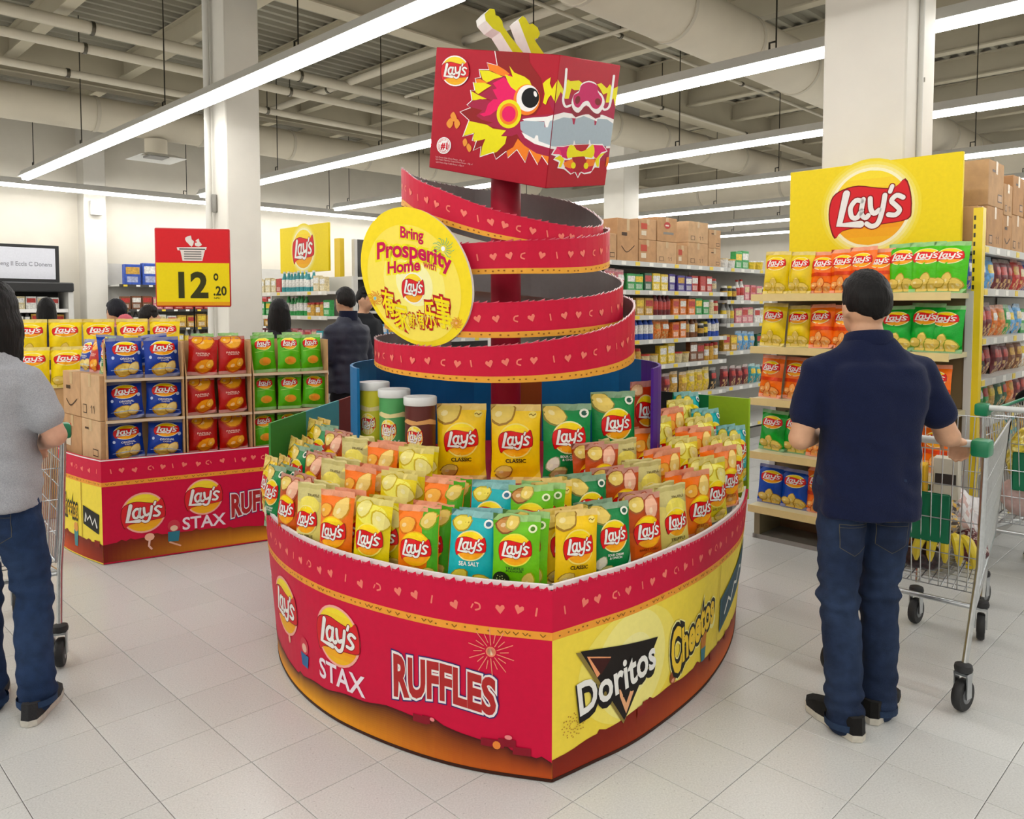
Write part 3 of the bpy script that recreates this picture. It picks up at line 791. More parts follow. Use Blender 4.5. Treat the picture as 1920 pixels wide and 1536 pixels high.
def build_dragon_display():
    root = thing('display_stand', 'large red and yellow leaf-shaped crisp display with spiralling dragon body', 'display stand', (0, 0, 0))
    rnd = random.Random(3)
    WL = Wall(LEFT_PLAN, 40, BASE_H, 1, .05, .0); WR = Wall(RIGHT_PLAN, 36, BASE_H, -1, .05, .0)
    # walls (outer board, skirt)
    if WL.pt(.3, 0, .1).y > WL.pt(.3, 0, 0).y: WL.out = -WL.out
    if WR.pt(.3, 0, .1).y > WR.pt(.3, 0, 0).y: WR.out = -WR.out
    zo0, zo1 = .472, .498
    bl = WL.strip('base_board', 0.004, zo0, RED, root); br = WR.strip('base_board', 0.004, zo0, YEL, root)
    WL.strip('orange_band', zo0, zo1, ORG, root, .001, .013); WR.strip('orange_band', zo0, zo1, ORG, root, .001, .013)
    tl = WL.strip('belly_band', zo1, BASE_H, RED, root); tr = WR.strip('belly_band', zo1, BASE_H, RED, root)
    for W_, q in ((WL, 1), (WR, 2)):
        a = Art(); a.hold = True; trim_art(a, .05, W_.L - .02, .562, random.Random(q)); a.build('heart_print', 'ink', W_.pt, root, us=W_.us)
        a = Art(); a.hold = True; dots_art(a, .03, W_.L - .02, 0.485, random.Random(q + 5)); a.build('dot_print', 'ink', W_.pt, root, us=W_.us, base=.0022)
        # torn white fringe of little spikes on the rim
        mb = MB(); u = .01
        while u < W_.L - .03:
            d = rnd.uniform(.02, .04); p = [W_.pt(u, BASE_H - .002, .002), W_.pt(u + d, BASE_H - .002, .002), W_.pt(u + d * .25, BASE_H + rnd.uniform(.009, .016), .001)]
            mb.add(p + [x + Vector((0, .004, 0)) for x in p], [(0, 1, 2), (3, 5, 4), (0, 2, 5, 3), (1, 4, 5, 2)], [RED, WHITE, WHITE, RED]); u += d * rnd.uniform(1.0, 1.3)
        tag(mb.build('rim_spikes', 'print', root), kind='stuff')
        # white edge of the rim board
        W_.strip('rim_edge', BASE_H - .03, BASE_H + .014, H('f3ecec'), root, -.0125, .012)
    # skirt landscape
    def palL(u, v):
        glow = math.exp(-((u - .55) / .3) ** 2)
        lo = mixc(H('b8481a'), H('f5a81c'), glow); hi = H('4a1210')
        return mixc(lo, hi, max(0, min(1, (v - .12) * 1.15)))
    def palR(u, v):
        glow = math.exp(-((u - .62) / .3) ** 2)
        lo = mixc(H('8a2410'), H('d9641a'), glow); hi = H('7a1c10')
        return mixc(lo, hi, max(0, min(1, (v - .1) * 1.1)))
    ground_band(WL, root, lambda u: .066 + .075 * math.sin(min(1, u / .28) * PI / 2) - .06 * max(0, min(1, (u - .3) / .28)) + .12 * max(0, u - .6), palL, 'ground_print', 2)
    ground_band(WR, root, lambda u: .075 + .05 * min(1, u / .25), palR, 'ground_print', 8)
    WL.strip('toe_edge', .002, .012, H('3a1a10'), root, .003, .012); WR.strip('toe_edge', .002, .012, H('3a1a10'), root, .003, .012)
    # artwork: x is the distance from the corner, so it is mirrored to read from outside
    b = Art(); b.tf = lambda x, y: (-x, y)
    b.logo(-1.31, .315, .135, .108); b.lv = 0; b.logo(-.868, .33, .118, .105)
    b.lv = 0; b.text('STAX', -.855, .178, .075, H('f6e6ee'), .02, width=.27)
    b.lv = 0; ruffles(b, -.385, .275, .2, 1.98)
    b.lv = 0; b.hold = True; firework(b, -.205, .415, .08, H('f3967a'), [(.22, H('f08a6a')), (.15, H('fbd8b0'))])
    b.hold = False; b.lv = 1
    b.ell(-1.11, .215, .036, .034, H('d03a4a'), 14); b.ell(-1.11, .208, .020, .018, H('eab8a0'), 12)
    b.poly([(-1.145, .185), (-1.075, .182), (-1.085, .132), (-1.135, .134)], H('2f6a9c'))
    b.ell(-1.27, .19, .013, .018, H('f3b89a'), 10)
    for x, y, w in ((.47, .142, .03), (.445, .146, .016), (.20, .115, .04), (.15, .122, .03), (.1, .1, .03)): b.rect(-x - w, y - .02, -x + w, y + .006, H('8a1226'))
    b.ell(-.185, .103, .014, .014, H('ee8a3a'), 10); b.ell(-.145, .135, .013, .008, H('f08a8a'), 10); b.ell(-.42, .146, .01, .007, H('f08a8a'), 8)
    b.build('brand_print', 'ink', WL.pt, root, us=WL.us, vs=[.05 * k for k in range(13)], base=.0022)
    # right board
    b = Art(); L = WR.L
    for r, c in ((.27, 'fbe869'), (.19, 'fdf08c'), (.11, 'fef4a4')): b.ell(.38, .29, r, min(r, .2), H(c), 40)
    b.build('circle_print', 'ink', WR.pt, root, us=WR.us, vs=[.05 * k for k in range(13)], clip=(0.004, L, .085, zo0))
    b = Art(); doritos(b, .30, .275, .212); b.lv = 0; cheetos(b, .80, .285, .19); b.lv = 0; b.hold = True
    firework(b, .09, .165, .05, H('b8802a'), None, 12, True); b.hold = False
    b.ell(.63, .155, .024, .026, H('9a4a1c'), 12); b.ell(.63, .142, .012, .008, H('e8a080'), 8)
    b.poly([(.86, .225), (.915, .245), (.91, .18), (.865, .18)], H('c87a2a')); b.poly([(.862, .18), (.912, .18), (.905, .125), (.87, .125)], H('3a7a8a'))
    b.poly([(1.07, .315), (1.56, .46), (1.56, .30), (1.08, .17)], H('2a5a6a')); b.poly([(1.09, .30), (1.54, .435), (1.54, .315), (1.10, .19)], H('1c4656'))
    b.stroke([(1.15, .235), (1.20, .285), (1.25, .26), (1.30, .32), (1.36, .305), (1.41, .36), (1.47, .345)], .016, H('e8eae0'))
    for x, y, w in ((.42, .118, .025), (.44, .128, .014), (.98, .12, .012), (1.2, .13, .02)): b.rect(x - w, y - .03, x + w, y + .008, H('8a2418'))
    b.stroke([(1.045, .14), (1.045, .47)], .006, H('c8a82a'))
    b.build('brand_print', 'ink', WR.pt, root, us=WR.us, vs=[.05 * k for k in range(13)], base=.0035)
    # trays inside: three steps following the boards, white ledge in front
    def inset_poly(wall, d, z):
        return [wall.pt(u, z, -d) for u in wall.us]
    def step(dl, z0, z1, col, name):
        mb = MB(); 
        A_ = [WL.pt(u, BASE_H, -dl) for u in WL.us]; B_ = [WR.pt(u, BASE_H, -dl) for u in WR.us]
        # join at the corner line where both inset boards cross
        A_ = [p for p in A_ if p.x < .13 - dl * .02]; B_ = [p for p in B_ if p.x > .13 + dl * .02]
        corner = Vector((.13, 2.495 + dl * 1.32, 0))
        A_ = [p for p in A_ if p.y >= corner.y or p.x < -.25]; B_ = [p for p in B_ if p.y >= corner.y]
        pts = [(p.x, p.y) for p in reversed(A_)] + [(corner.x, corner.y)] + [(p.x, p.y) for p in B_]
        pts = pts + [(.75, 4.3), (-.8, 4.3)]
        mb.prism(pts, z0, z1, col); mb.build(name, 'print', root)
    step(.02, .35, .575, H('eceae6'), 'tray_step'); step(.23, .58, .635, H('c9c9c6'), 'tray_step'); step(.43, .635, .70, H('c9c9c6'), 'tray_step')
    # rear wing panels, coloured inside
    def panel(p, q, z1a, z1b, cols, name):
        p, q = Vector(p), Vector(q); d = q - p; n = Vector((-d.y, d.x, 0)).normalized() * .012; mb = MB(); f0 = 0; last = 0
        for f1, c in cols:
            za, zb = z1a + (z1b - z1a) * last, z1a + (z1b - z1a) * f1
            P, Q = p + d * last, p + d * f1
            vs = [P + Vector((0, 0, .56)), Q + Vector((0, 0, .56)), Q + Vector((0, 0, zb)), P + Vector((0, 0, za))]; vs += [v + n for v in vs]
            m2 = MB(); m2.add(vs, [(0, 1, 2, 3), (4, 7, 6, 5), (0, 4, 5, 1), (3, 2, 6, 7), (0, 3, 7, 4), (1, 5, 6, 2)], H(c)); m2.build(name, 'print', root); last = f1
    panel((-1.17, 3.80, 0), (-.86, 4.55, 0), .985, 1.055, ((.34, '3f8a3c'), (.70, '4a9a98'), (1.0, '7a1c12')), 'wing_panel')
    panel((1.22, 4.02, 0), (.80, 4.62, 0), 1.08, 1.06, ((.36, '9ec428'), (.72, '0f7a3c'), (1.0, '151a14')), 'wing_panel')
    # rear board closing the stand
    WB = Wall([(-1.12, 3.95), (-1.05, 4.30), (-.83, 4.72), (-.45, 4.98), (0, 5.06), (.45, 4.98), (.83, 4.72), (1.03, 4.30), (1.09, 3.95)], 40, BASE_H, 1, 0.0)
    if WB.pt(WB.L / 2, 0, .1).y < WB.pt(WB.L / 2, 0, 0).y: WB.out = -WB.out
    WB.strip('rear_board', .004, BASE_H, RED, root)
    # pedestal under the drum
    mb = MB(); mb.lathe([(.62, .60), (.62, .79)], H('b80f34'), 48, Matrix.Translation((AX, AY, 0))); mb.build('pedestal', 'print', root)
    mb = MB(); mb.prism([(.135, 2.93 + .02), (.44, 3.2), (.5, 3.6), (-.5, 3.6), (-.3, 3.13)], .70, .765, H('b80f34')); mb.build('pedestal_front', 'print', root)
    # drum wall of coloured boards, open at the front
    segs = [(112, 165, '0f5f9a'), (165, 178, '0f6aa8'), (62, 112, '0f6aa0'), (178, 196, '9a4a1c'), (196, 236, '1270ac'), (236, 252, '0f6096'), (252, 298, '4a1a86')]
    for a0, a1, c in segs:
        mb = MB(); n = 8; V = []
        for rr in (.735, .747):
            for z in (.70, 1.275):
                for k in range(n + 1):
                    an = math.radians(a0 + (a1 - a0) * k / n); V.append((AX - rr * math.sin(an), AY - rr * math.cos(an), z))
        fs = []
        for q in (0, 1):
            for k in range(n): fs.append(((2 * q) * (n + 1) + k, (2 * q) * (n + 1) + k + 1, (2 * q + 1) * (n + 1) + k + 1, (2 * q + 1) * (n + 1) + k))
        for k in range(n): fs.append(((n + 1) + k, (n + 1) + k + 1, 3 * (n + 1) + k + 1, 3 * (n + 1) + k)); fs.append((k, k + 1, 2 * (n + 1) + k + 1, 2 * (n + 1) + k))
        for k in (0, n): fs.append((k, (n + 1) + k, 3 * (n + 1) + k, 2 * (n + 1) + k))
        mb.add(V, fs, H(c)); mb.build('drum_board', 'print', root)
    # pole
    mb = MB(); mb.lathe([(.073, .70), (.073, 2.30)], H('b01430'), 24, Matrix.Translation((AX, AY, 0))); mb.build('pole', 'print', root)
    build_ribbon(root)
    return root, WL, WR
def build_ribbon(root):
    # (angle deg from the front, top z, bottom z, radius): the dragon body winding up the pole
    K = [(-150, 1.42, 1.30, .62), (-90, 1.405, 1.285, .632), (-45, 1.385, 1.255, .634), (0, 1.392, 1.238, .632), (45, 1.46, 1.262, .628), (90, 1.578, 1.325, .62), (135, 1.63, 1.42, .61), (180, 1.64, 1.46, .60), (270, 1.60, 1.455, .585),
         (315, 1.575, 1.43, .58), (360, 1.568, 1.42, .572), (405, 1.60, 1.44, .568), (450, 1.675, 1.48, .565), (495, 1.76, 1.57, .555), (540, 1.78, 1.62, .545), (630, 1.83, 1.69, .525), (675, 1.815, 1.685, .515),
         (720, 1.825, 1.688, .51), (765, 1.855, 1.70, .505), (810, 1.925, 1.755, .50), (855, 1.97, 1.82, .50), (900, 2.02, 1.88, .495), (990, 2.20, 2.03, .50), (1035, 2.09, 1.935, .50), (1080, 1.945, 1.83, .495), (1125, 1.90, 1.80, .48), (1170, 1.965, 1.86, .468), (1215, 2.10, 1.93, .47),
         (1260, 2.17, 2.0, .475), (1350, 2.21, 2.03, .49)]
    pts = spline([tuple(map(float, k)) for k in K], 8)
    n = len(pts)
    def P(i, v, o=0.0):
        f = max(0, min(n - 1.001, i)); j = int(f); t = f - j
        an, zt, zb, r = (a + (b - a) * t for a, b in zip(pts[j], pts[j + 1]))
        an = math.radians(an); r = r + o
        return Vector((AX + r * math.sin(an), AY - r * math.cos(an), zb + (zt - zb) * v))
    # outer red board, grey inside face, yellow hem
    def band(name, v0, v1, o0, o1, cols, mat='print'):
        mb = MB(); V = []
        for i in range(n):
            V += [P(i, v0, o0), P(i, v1, o0), P(i, v0, o1), P(i, v1, o1)]
        fs = []; cs = []
        for i in range(n - 1):
            a, b = 4 * i, 4 * (i + 1)
            fs += [(a, b, b + 1, a + 1), (a + 2, a + 3, b + 3, b + 2), (a + 1, b + 1, b + 3, a + 3), (a, a + 2, b + 2, b)]; cs += [cols[0], cols[1], cols[2], cols[0]]
        fs += [(0, 1, 3, 2), (4 * n - 4, 4 * n - 2, 4 * n - 1, 4 * n - 3)]; cs += [cols[0]] * 2
        mb.add(V, fs, cs); return mb.build(name, mat, root)
    red = H('cc1238'); grey = H('8a8583')
    band('dragon_body', .17, 1.0, 0.0, -.008, [red, grey, H('e8c8c8')])
    band('dragon_hem', 0.0, .17, .001, -.008, [H('efa83a'), grey, H('d8902a')])
    rnd = random.Random(11)
    # hearts and curls, hem dots: artwork in (i, v) space; scaled to metres
    a = Art(); a.hold = True; i = 2.0; pk = H('f4816f'); k = 0
    asp = lambda i: max(.05, (P(i, 1) - P(i, 0)).length)
    while i < n - 3:
        ds = (P(i + 1, .5) - P(i, .5)).length; hh = asp(i); k += 1
        old = a.tf; a.tf = (lambda ii, dd, h2: (lambda x, y: (ii + x / dd, .53 + y / h2)))(i, ds, hh)
        if k % 5 in (0, 2, 3): heart(a, 0, rnd.uniform(-.004, .004), .017, pk, rnd.uniform(-.4, .4))
        elif k % 5 == 1: a.stroke([(0, .012), (.004, -.012)], .006, pk)
        else: a.stroke([(.008, .012), (-.006, .008), (-.008, -.006), (.006, -.012)], .006, pk, 3)
        a.tf = old; i += rnd.uniform(.055, .085) / ds
    a.build('heart_print', 'ink', lambda u, v, o: P(u, v, o), root, us=list(range(n)), lift=.00001, base=.002)
    a = Art(); a.hold = True; i = 1.0
    while i < n - 2:
        ds = (P(i + 1, .5) - P(i, .5)).length; hh = asp(i)
        a.tf = (lambda ii, dd, h2: (lambda x, y: (ii + x / dd, .085 + y / h2)))(i, ds, hh)
        a.ell(0, rnd.uniform(-.003, .003), .005, .0035, H('9a5a1c'), 6); i += rnd.uniform(.02, .05) / ds
    a.build('dot_print', 'ink', lambda u, v, o: P(u, v, o), root, us=list(range(n)), lift=.00001, base=.003)
    # back spikes along the top edge, white-tipped
    mb = MB(); i = 1.0
    while i < n - 3:
        ds = (P(i + 1, .5) - P(i, .5)).length; d = rnd.uniform(.02, .035) / ds
        p0, p1 = P(i, .985, .001), P(i + d, .985, .001); p2 = P(i + d * 1.25, 1.0, .002) + Vector((0, 0, rnd.uniform(.003, .009)))
        q = [p - Vector((p.x - AX, p.y - AY, 0)).normalized() * .006 for p in (p0, p1, p2)]
        mb.add([p0, p1, p2] + q, [(0, 1, 2), (3, 5, 4), (0, 2, 5, 3), (1, 4, 5, 2)], [H('d84a60'), grey, H('f8ecec'), H('f8ecec')]); i += d * rnd.uniform(1.0, 1.8)
    tag(mb.build('back_spikes', 'print', root), kind='stuff')

def ray_px(x, y):
    f = Vector((0, math.cos(PITCH), -math.sin(PITCH))); u = Vector((0, math.sin(PITCH), math.cos(PITCH)))
    return f + Vector(((x - 960) / FPX, 0, 0)) + u * ((PPY - y) / FPX)
def at_depth(x, y, Y):
    d = ray_px(x, y); return Vector((0, 0, CAMH)) + d * (Y / d.y)
def on_plane(x, y, p0, n):
    d = ray_px(x, y); c = Vector((0, 0, CAMH)); return c + d * ((p0 - c).dot(n) / d.dot(n))
def homography(quad, w, h):
    """pixel quad TL, TR, BR, BL of a printed face -> face coordinates (0..w, 0..h from the lower left)"""
    import numpy as np
    dst = [(0, h), (w, h), (w, 0), (0, 0)]; Am = []; b = []
    for (x, y), (X, Y) in zip(quad, dst):
        Am.append([x, y, 1, 0, 0, 0, -X * x, -X * y]); b.append(X); Am.append([0, 0, 0, x, y, 1, -Y * x, -Y * y]); b.append(Y)
    q = np.linalg.solve(np.array(Am, float), np.array(b, float))
    return lambda x, y: ((q[0] * x + q[1] * y + q[2]) / (q[6] * x + q[7] * y + 1), (q[3] * x + q[4] * y + q[5]) / (q[6] * x + q[7] * y + 1))

def build_dragon_head():
    w, d, h = .70, .50, .55
    rot = Matrix.Rotation(math.radians(-38), 4, 'Z') @ Matrix.Rotation(math.radians(8.4), 4, 'X') @ Matrix.Rotation(math.radians(13.4), 4, 'Y')
    root = thing('dragon_head_box', 'red carton box printed with a dragon face on top of display', 'box', (0, 0, 0))
    root.matrix_world = Matrix.Translation((.05, 3.80, 2.446)) @ rot
    red = H('b3152c'); mb = MB(); mb.bevel_box(-w / 2, w / 2, -d / 2, d / 2, -h / 2, h / 2, red, .003, 1); mb.build('carton', 'print', root)
    a = Art(); a.tf = homography([(80, 25), (1290, 122), (1172, 1420), (28, 1200)], w, h)
    DK, MG, PK, OR, YE, W = H('931a1c'), H('a91f45'), H('ee1566'), H('f98421'), H('f2e512'), H('fbf7f4')
    GR = H('aab9c3')
    edge = [(655, 72), (682, 215), (580, 187), (602, 255), (505, 252), (520, 330), (468, 338), (478, 382), (450, 375), (466, 455), (425, 452), (440, 552), (392, 595), (428, 622), (325, 662), (415, 745), (357, 905), (462, 875), (450, 945), (492, 945), (462, 1040), (536, 1005), (527, 1103), (660, 1062), (684, 1130), (785, 1052), (800, 1118), (888, 1038), (970, 1165), (1008, 1046), (1092, 1190), (1130, 1100), (1215, 1222)]
    a.poly(edge + [(1235, 1110), (960, 990), (900, 880), (930, 720), (1060, 700), (1115, 620), (1135, 480), (1110, 350), (1050, 270), (995, 190), (990, 100)], DK)
    a.poly([(1135, 480), (1300, 480), (1290, 690), (1060, 712), (920, 716), (880, 880), (960, 1010), (1090, 1085), (1235, 1125), (1300, 1130), (1250, 700)], MG)
    a.poly([(585, 190), (680, 212), (760, 262), (805, 300), (760, 322), (690, 305), (640, 275), (605, 264)], OR)
    a.poly([(508, 258), (600, 265), (680, 300), (740, 325), (650, 348), (585, 382), (540, 350)], YE)
    a.poly([(472, 345), (520, 345), (590, 385), (480, 388)], OR); a.poly([(455, 380), (560, 382), (628, 410), (560, 450), (500, 492), (472, 470)], YE); a.poly([(430, 460), (500, 500), (585, 540), (442, 552)], YE)
    a.poly([(585, 378), (755, 318), (860, 470), (740, 600), (640, 560), (510, 502), (600, 440), (630, 408)], MG)
    a.poly([(400, 592), (450, 556), (520, 540), (640, 560), (740, 545), (720, 830), (600, 800), (480, 705), (545, 650), (430, 618)], MG)
    a.poly([(335, 662), (432, 617), (545, 650), (485, 703), (540, 742), (650, 772), (580, 788), (480, 762), (420, 742)], DK)
    a.poly([(640, 388), (750, 330), (880, 470), (850, 590), (720, 575), (690, 545), (640, 450), (680, 440)], PK); a.poly([(770, 315), (800, 305), (840, 330), (800, 335)], PK)
    a.poly([(515, 685), (570, 672), (598, 590), (650, 545), (740, 545), (695, 640), (625, 695), (560, 712)], PK)
    a.poly([(590, 792), (690, 770), (800, 830), (920, 760), (900, 880), (840, 905), (730, 905), (770, 850)], MG)
    a.poly([(417, 752), (590, 792), (650, 830), (778, 850), (730, 905), (787, 907), (770, 980), (690, 1060), (530, 1102), (550, 1000), (578, 930), (470, 955), (455, 920), (472, 868), (360, 898)], YE)
    a.poly([(895, 932), (960, 1000), (1080, 1078), (1235, 1120), (1215, 1216), (1133, 1096), (1091, 1182), (1006, 1040), (969, 1158), (889, 1032), (800, 1112), (788, 1050), (850, 1015)], OR)
    a.stroke(edge, 9, W)
    a.poly([(800, 222), (850, 288), (950, 330), (1002, 370), (1020, 415), (880, 475), (820, 430), (790, 380), (758, 305), (835, 332)], YE)
    a.ell(975, 555, 128, 150, OR, 36); a.ell(985, 540, 110, 130, W, 36); a.ell(1010, 537, 86, 98, H('050505'), 36); a.ell(1058, 500, 16, 30, W, 14, rot=-.3)
    a.ell(805, 690, 120, 140, YE, 36); a.ell(803, 690, 90, 105, OR, 32); a.ell(803, 690, 67, 77, PK, 30)
    a.poly([(935, 742), (1040, 728), (1180, 722), (1250, 700), (1300, 690), (1290, 770), (1210, 762), (1192, 825), (1165, 832), (1150, 765), (960, 765)], W)
    a.poly([(915, 770), (960, 757), (1150, 772), (1155, 826), (1185, 826), (1205, 765), (1300, 745), (1290, 1030), (1215, 1010), (1100, 975), (1050, 945), (960, 890), (920, 840)], GR)
    a.poly([(930, 868), (1055, 935), (1070, 902), (1092, 905), (1098, 958), (1215, 1002), (1290, 1030), (1290, 1060), (1200, 1028), (1060, 985), (965, 925)], W)
    a.poly([(1130, 400), (1160, 370), (1207, 340), (1198, 400), (1220, 455), (1270, 370), (1300, 360), (1290, 500), (1255, 590), (1210, 510), (1185, 545), (1162, 606), (1135, 588), (1150, 500)], YE)
    for pts in (((235, 690), (268, 662), (300, 740), (262, 755), (240, 720)), ((198, 765), (235, 722), (262, 770), (235, 820), (205, 800)), ((272, 770), (300, 730), (330, 780), (295, 828)), ((358, 950), (385, 922), (405, 965), (375, 1002)), ((395, 1005), (415, 970), (447, 1015), (425, 1058))):
        a.poly(list(pts), H('ef9a3a'), 3)
    a.ell(175, 988, 70, 82, W, 30); a.ell(175, 988, 60, 71, H('d83040'), 28); a.ell(175, 988, 57, 68, W, 28); 
    old = a.tf; a.tf = lambda x, y: old(x, -y)     # lettering is drawn with y up
    a.text('#1', 178, -990, 58, H('d01828'), .05, sx=.8, rot=-.07)
    for t, an, q in (("WORLD'S", 0, 1), ('POTATO CHIP BRAND', PI, -1)):
        for i, ch in enumerate(t):
            if ch == ' ': continue
            th = an + q * (i - (len(t) - 1) / 2) * (.30 if q == 1 else .21)
            a.text(ch, 175 + 47 * math.sin(th), -988 + 57 * math.cos(th), 13, H('d83040'), .02, rot=-th if q == 1 else PI - th)
    for k, t in enumerate(("Lay's Potato Chips Classic Flavour - 170g  x1", "Lay's Potato Chips Sour Cream & Onion Flavour - 170g  x1", "Lay's Potato Chips Truffle Flavour - 170g  x1")):
        a.text(t, 240 + (40 if k == 1 else 0), -1117 - 25 * k - (4 if k == 1 else 0), 14, H('f0c8c8'), .0, rot=-.165, width=(285, 365, 275)[k])
    a.tf = lambda x, y: old(275 + x * 128, 262 - y * 138 + x * 8)
    a.logo(0, 0, 1.0, 1.0, 'fbf3ee')
    a.build('dragon_print', 'ink', planar((-w / 2, -d / 2, -h / 2), (1, 0, 0), (0, 0, 1), (0, -1, 0)), root, clip=(0.001, w - .001, 0.001, h - .001), lift=.00006)
    # right face
    a = Art(); a.tf = homography([(1290, 122), (1865, 240), (1735, 1418), (1172, 1420)], d, h)
    a.poly([(1265, 480), (1320, 500), (1840, 560), (1780, 1180), (1200, 1120), (1230, 700)], MG)
    a.poly([(1225, 450), (1270, 360), (1320, 450), (1325, 480), (1362, 362), (1390, 380), (1470, 375), (1520, 420), (1470, 470), (1425, 470), (1400, 450), (1375, 550), (1340, 550), (1300, 480), (1250, 590)], YE)
    a.poly([(1640, 420), (1680, 405), (1735, 460), (1765, 420), (1790, 470), (1838, 445), (1860, 470), (1820, 660), (1800, 560), (1760, 600), (1725, 600), (1740, 505), (1700, 520), (1670, 460)], YE)
    a.poly([(1235, 705), (1330, 682), (1420, 700), (1700, 720), (1810, 770), (1800, 860), (1620, 770), (1400, 740), (1225, 770)], W)
    a.poly([(1225, 765), (1330, 730), (1410, 745), (1418, 800), (1432, 806), (1442, 750), (1520, 725), (1600, 760), (1620, 770), (1622, 820), (1636, 815), (1650, 755), (1740, 765), (1802, 810), (1775, 1035), (1730, 1030), (1580, 1000), (1430, 995), (1260, 1015), (1205, 1010)], GR)
    a.poly([(1200, 1005), (1265, 1015), (1260, 1040), (1200, 1030)], W); a.poly([(1735, 1030), (1778, 1030), (1776, 1052), (1735, 1052)], W)
    for x in (1432, 1578): a.poly([(x - 10, 1005), (x - 4, 962), (x + 2, 962), (x + 12, 1005)], W)
    for p0 in ([(1349, 262), (1338, 440), (1322, 560), (1345, 625), (1395, 615)], [(1800, 340), (1780, 520), (1760, 640), (1715, 670), (1690, 640)]): a.stroke(p0, 22, W, 5)
    a.poly([(1395, 615), (1400, 690), (1440, 735), (1500, 715), (1560, 705), (1630, 755), (1675, 740), (1685, 660)], H('8e1a30'))
    a.poly([(1400, 590), (1420, 660), (1470, 690), (1540, 620), (1610, 690), (1660, 705), (1700, 650), (1715, 590), (1690, 520), (1650, 480), (1630, 410), (1560, 382), (1490, 410), (1470, 475), (1425, 510)], W, 3)
    a.poly([(1415, 560), (1430, 620), (1470, 640), (1510, 590), (1560, 580), (1595, 640), (1640, 660), (1680, 620), (1690, 560), (1650, 495), (1640, 430), (1560, 395), (1490, 425), (1470, 490), (1425, 515)], H('c81560'), 3)
    a.ell(1458, 565, 24, 40, H('7a1418'), 16, rot=.2); a.ell(1650, 590, 28, 36, H('7a1418'), 16, rot=-.3)
    a.poly([(1215, 1090), (1260, 1010), (1330, 1010), (1400, 1000), (1580, 1000), (1640, 1005), (1700, 1005), (1750, 1080), (1720, 1100), (1680, 1150), (1672, 1240), (1630, 1235), (1590, 1290), (1530, 1298), (1500, 1280), (1470, 1335), (1440, 1275), (1400, 1295), (1340, 1240), (1275, 1225), (1290, 1170), (1235, 1140), (1260, 1110)], W)
    a.poly([(1290, 1150), (1245, 1130), (1300, 1100), (1340, 1140), (1310, 1220), (1285, 1215), (1305, 1165)], YE); a.poly([(1730, 1090), (1670, 1110), (1620, 1140), (1650, 1230), (1668, 1230), (1672, 1150)], YE)
    a.poly([(1230, 1085), (1270, 1022), (1350, 1040), (1330, 1090), (1370, 1140), (1290, 1090)], H('f03a6a')); a.poly([(1260, 1015), (1330, 1020), (1410, 1003), (1380, 1040), (1370, 1140), (1320, 1120), (1300, 1050)], H('d81566')); a.poly([(1590, 1010), (1700, 1020), (1740, 1075), (1690, 1090), (1640, 1150), (1615, 1120), (1620, 1050)], H('d81566'))
    a.poly([(1340, 1150), (1640, 1150), (1600, 1270), (1530, 1285), (1490, 1265), (1470, 1320), (1445, 1262), (1405, 1285), (1345, 1225)], H('c81540')); a.poly([(1410, 1120), (1530, 1120), (1560, 1200), (1490, 1280), (1430, 1270), (1420, 1180)], H('a8162a'))
    a.poly([(1385, 1010), (1425, 1010), (1500, 1075), (1590, 1020), (1612, 1010), (1625, 1080), (1600, 1140), (1520, 1120), (1420, 1125), (1370, 1130), (1362, 1070)], YE, 2); a.poly([(1425, 1005), (1575, 1005), (1540, 1060), (1500, 1072), (1455, 1055)], H('b8162a'))
    a.poly([(1330, 1175), (1410, 1140), (1445, 1200), (1400, 1235), (1345, 1215)], OR); a.poly([(1555, 1145), (1630, 1160), (1620, 1215), (1560, 1225), (1545, 1180)], OR)
    a.ell(1425, 1205, 22, 32, YE, 14); a.ell(1545, 1215, 22, 32, YE, 14)
    a.poly([(1740, 1140), (1770, 1135), (1755, 1225), (1730, 1230)], OR)
    a.build('dragon_print', 'ink', planar((w / 2, -d / 2, -h / 2), (0, 1, 0), (0, 0, 1), (1, 0, 0)), root, clip=(0.001, d - .001, 0.001, h - .001), lift=.00006)
    # antlers: thick die-cut boards, white edges, yellow faces
    for pts, dy in (([(800, 80), (830, 48), (856, 52), (862, 85), (880, 92), (900, 120), (905, 150), (945, 205), (1020, 300), (962, 300), (888, 182), (846, 160), (806, 115)], 0), ([(990, 112), (1012, 90), (1030, 100), (1052, 138), (1070, 132), (1098, 155), (1112, 190), (1100, 215), (1082, 218), (1088, 235), (1140, 310), (1066, 310), (1008, 160)], .1)):
        inv = root.matrix_world.inverted(); Yd = 3.72 + dy
        F = [at_depth(640 + x / 3 + 2, y / 3, Yd) for x, y in pts]; ex = Vector((-.042, .05, -.012))
        n = len(F); tr = tessellate_polygon([[Vector((p.x, p.z, 0)) for p in F]])
        V = [inv @ p for p in F] + [inv @ (p + ex) for p in F]
        mb = MB(); mb.add(V, [tuple(t) for t in tr] + [tuple(i + n for i in t) for t in tr] + [(i, (i + 1) % n, (i + 1) % n + n, i + n) for i in range(n)], [H('d3cb17')] * len(tr) + [WHITE] * (len(tr) + n)); mb.build('antler', 'print', root)

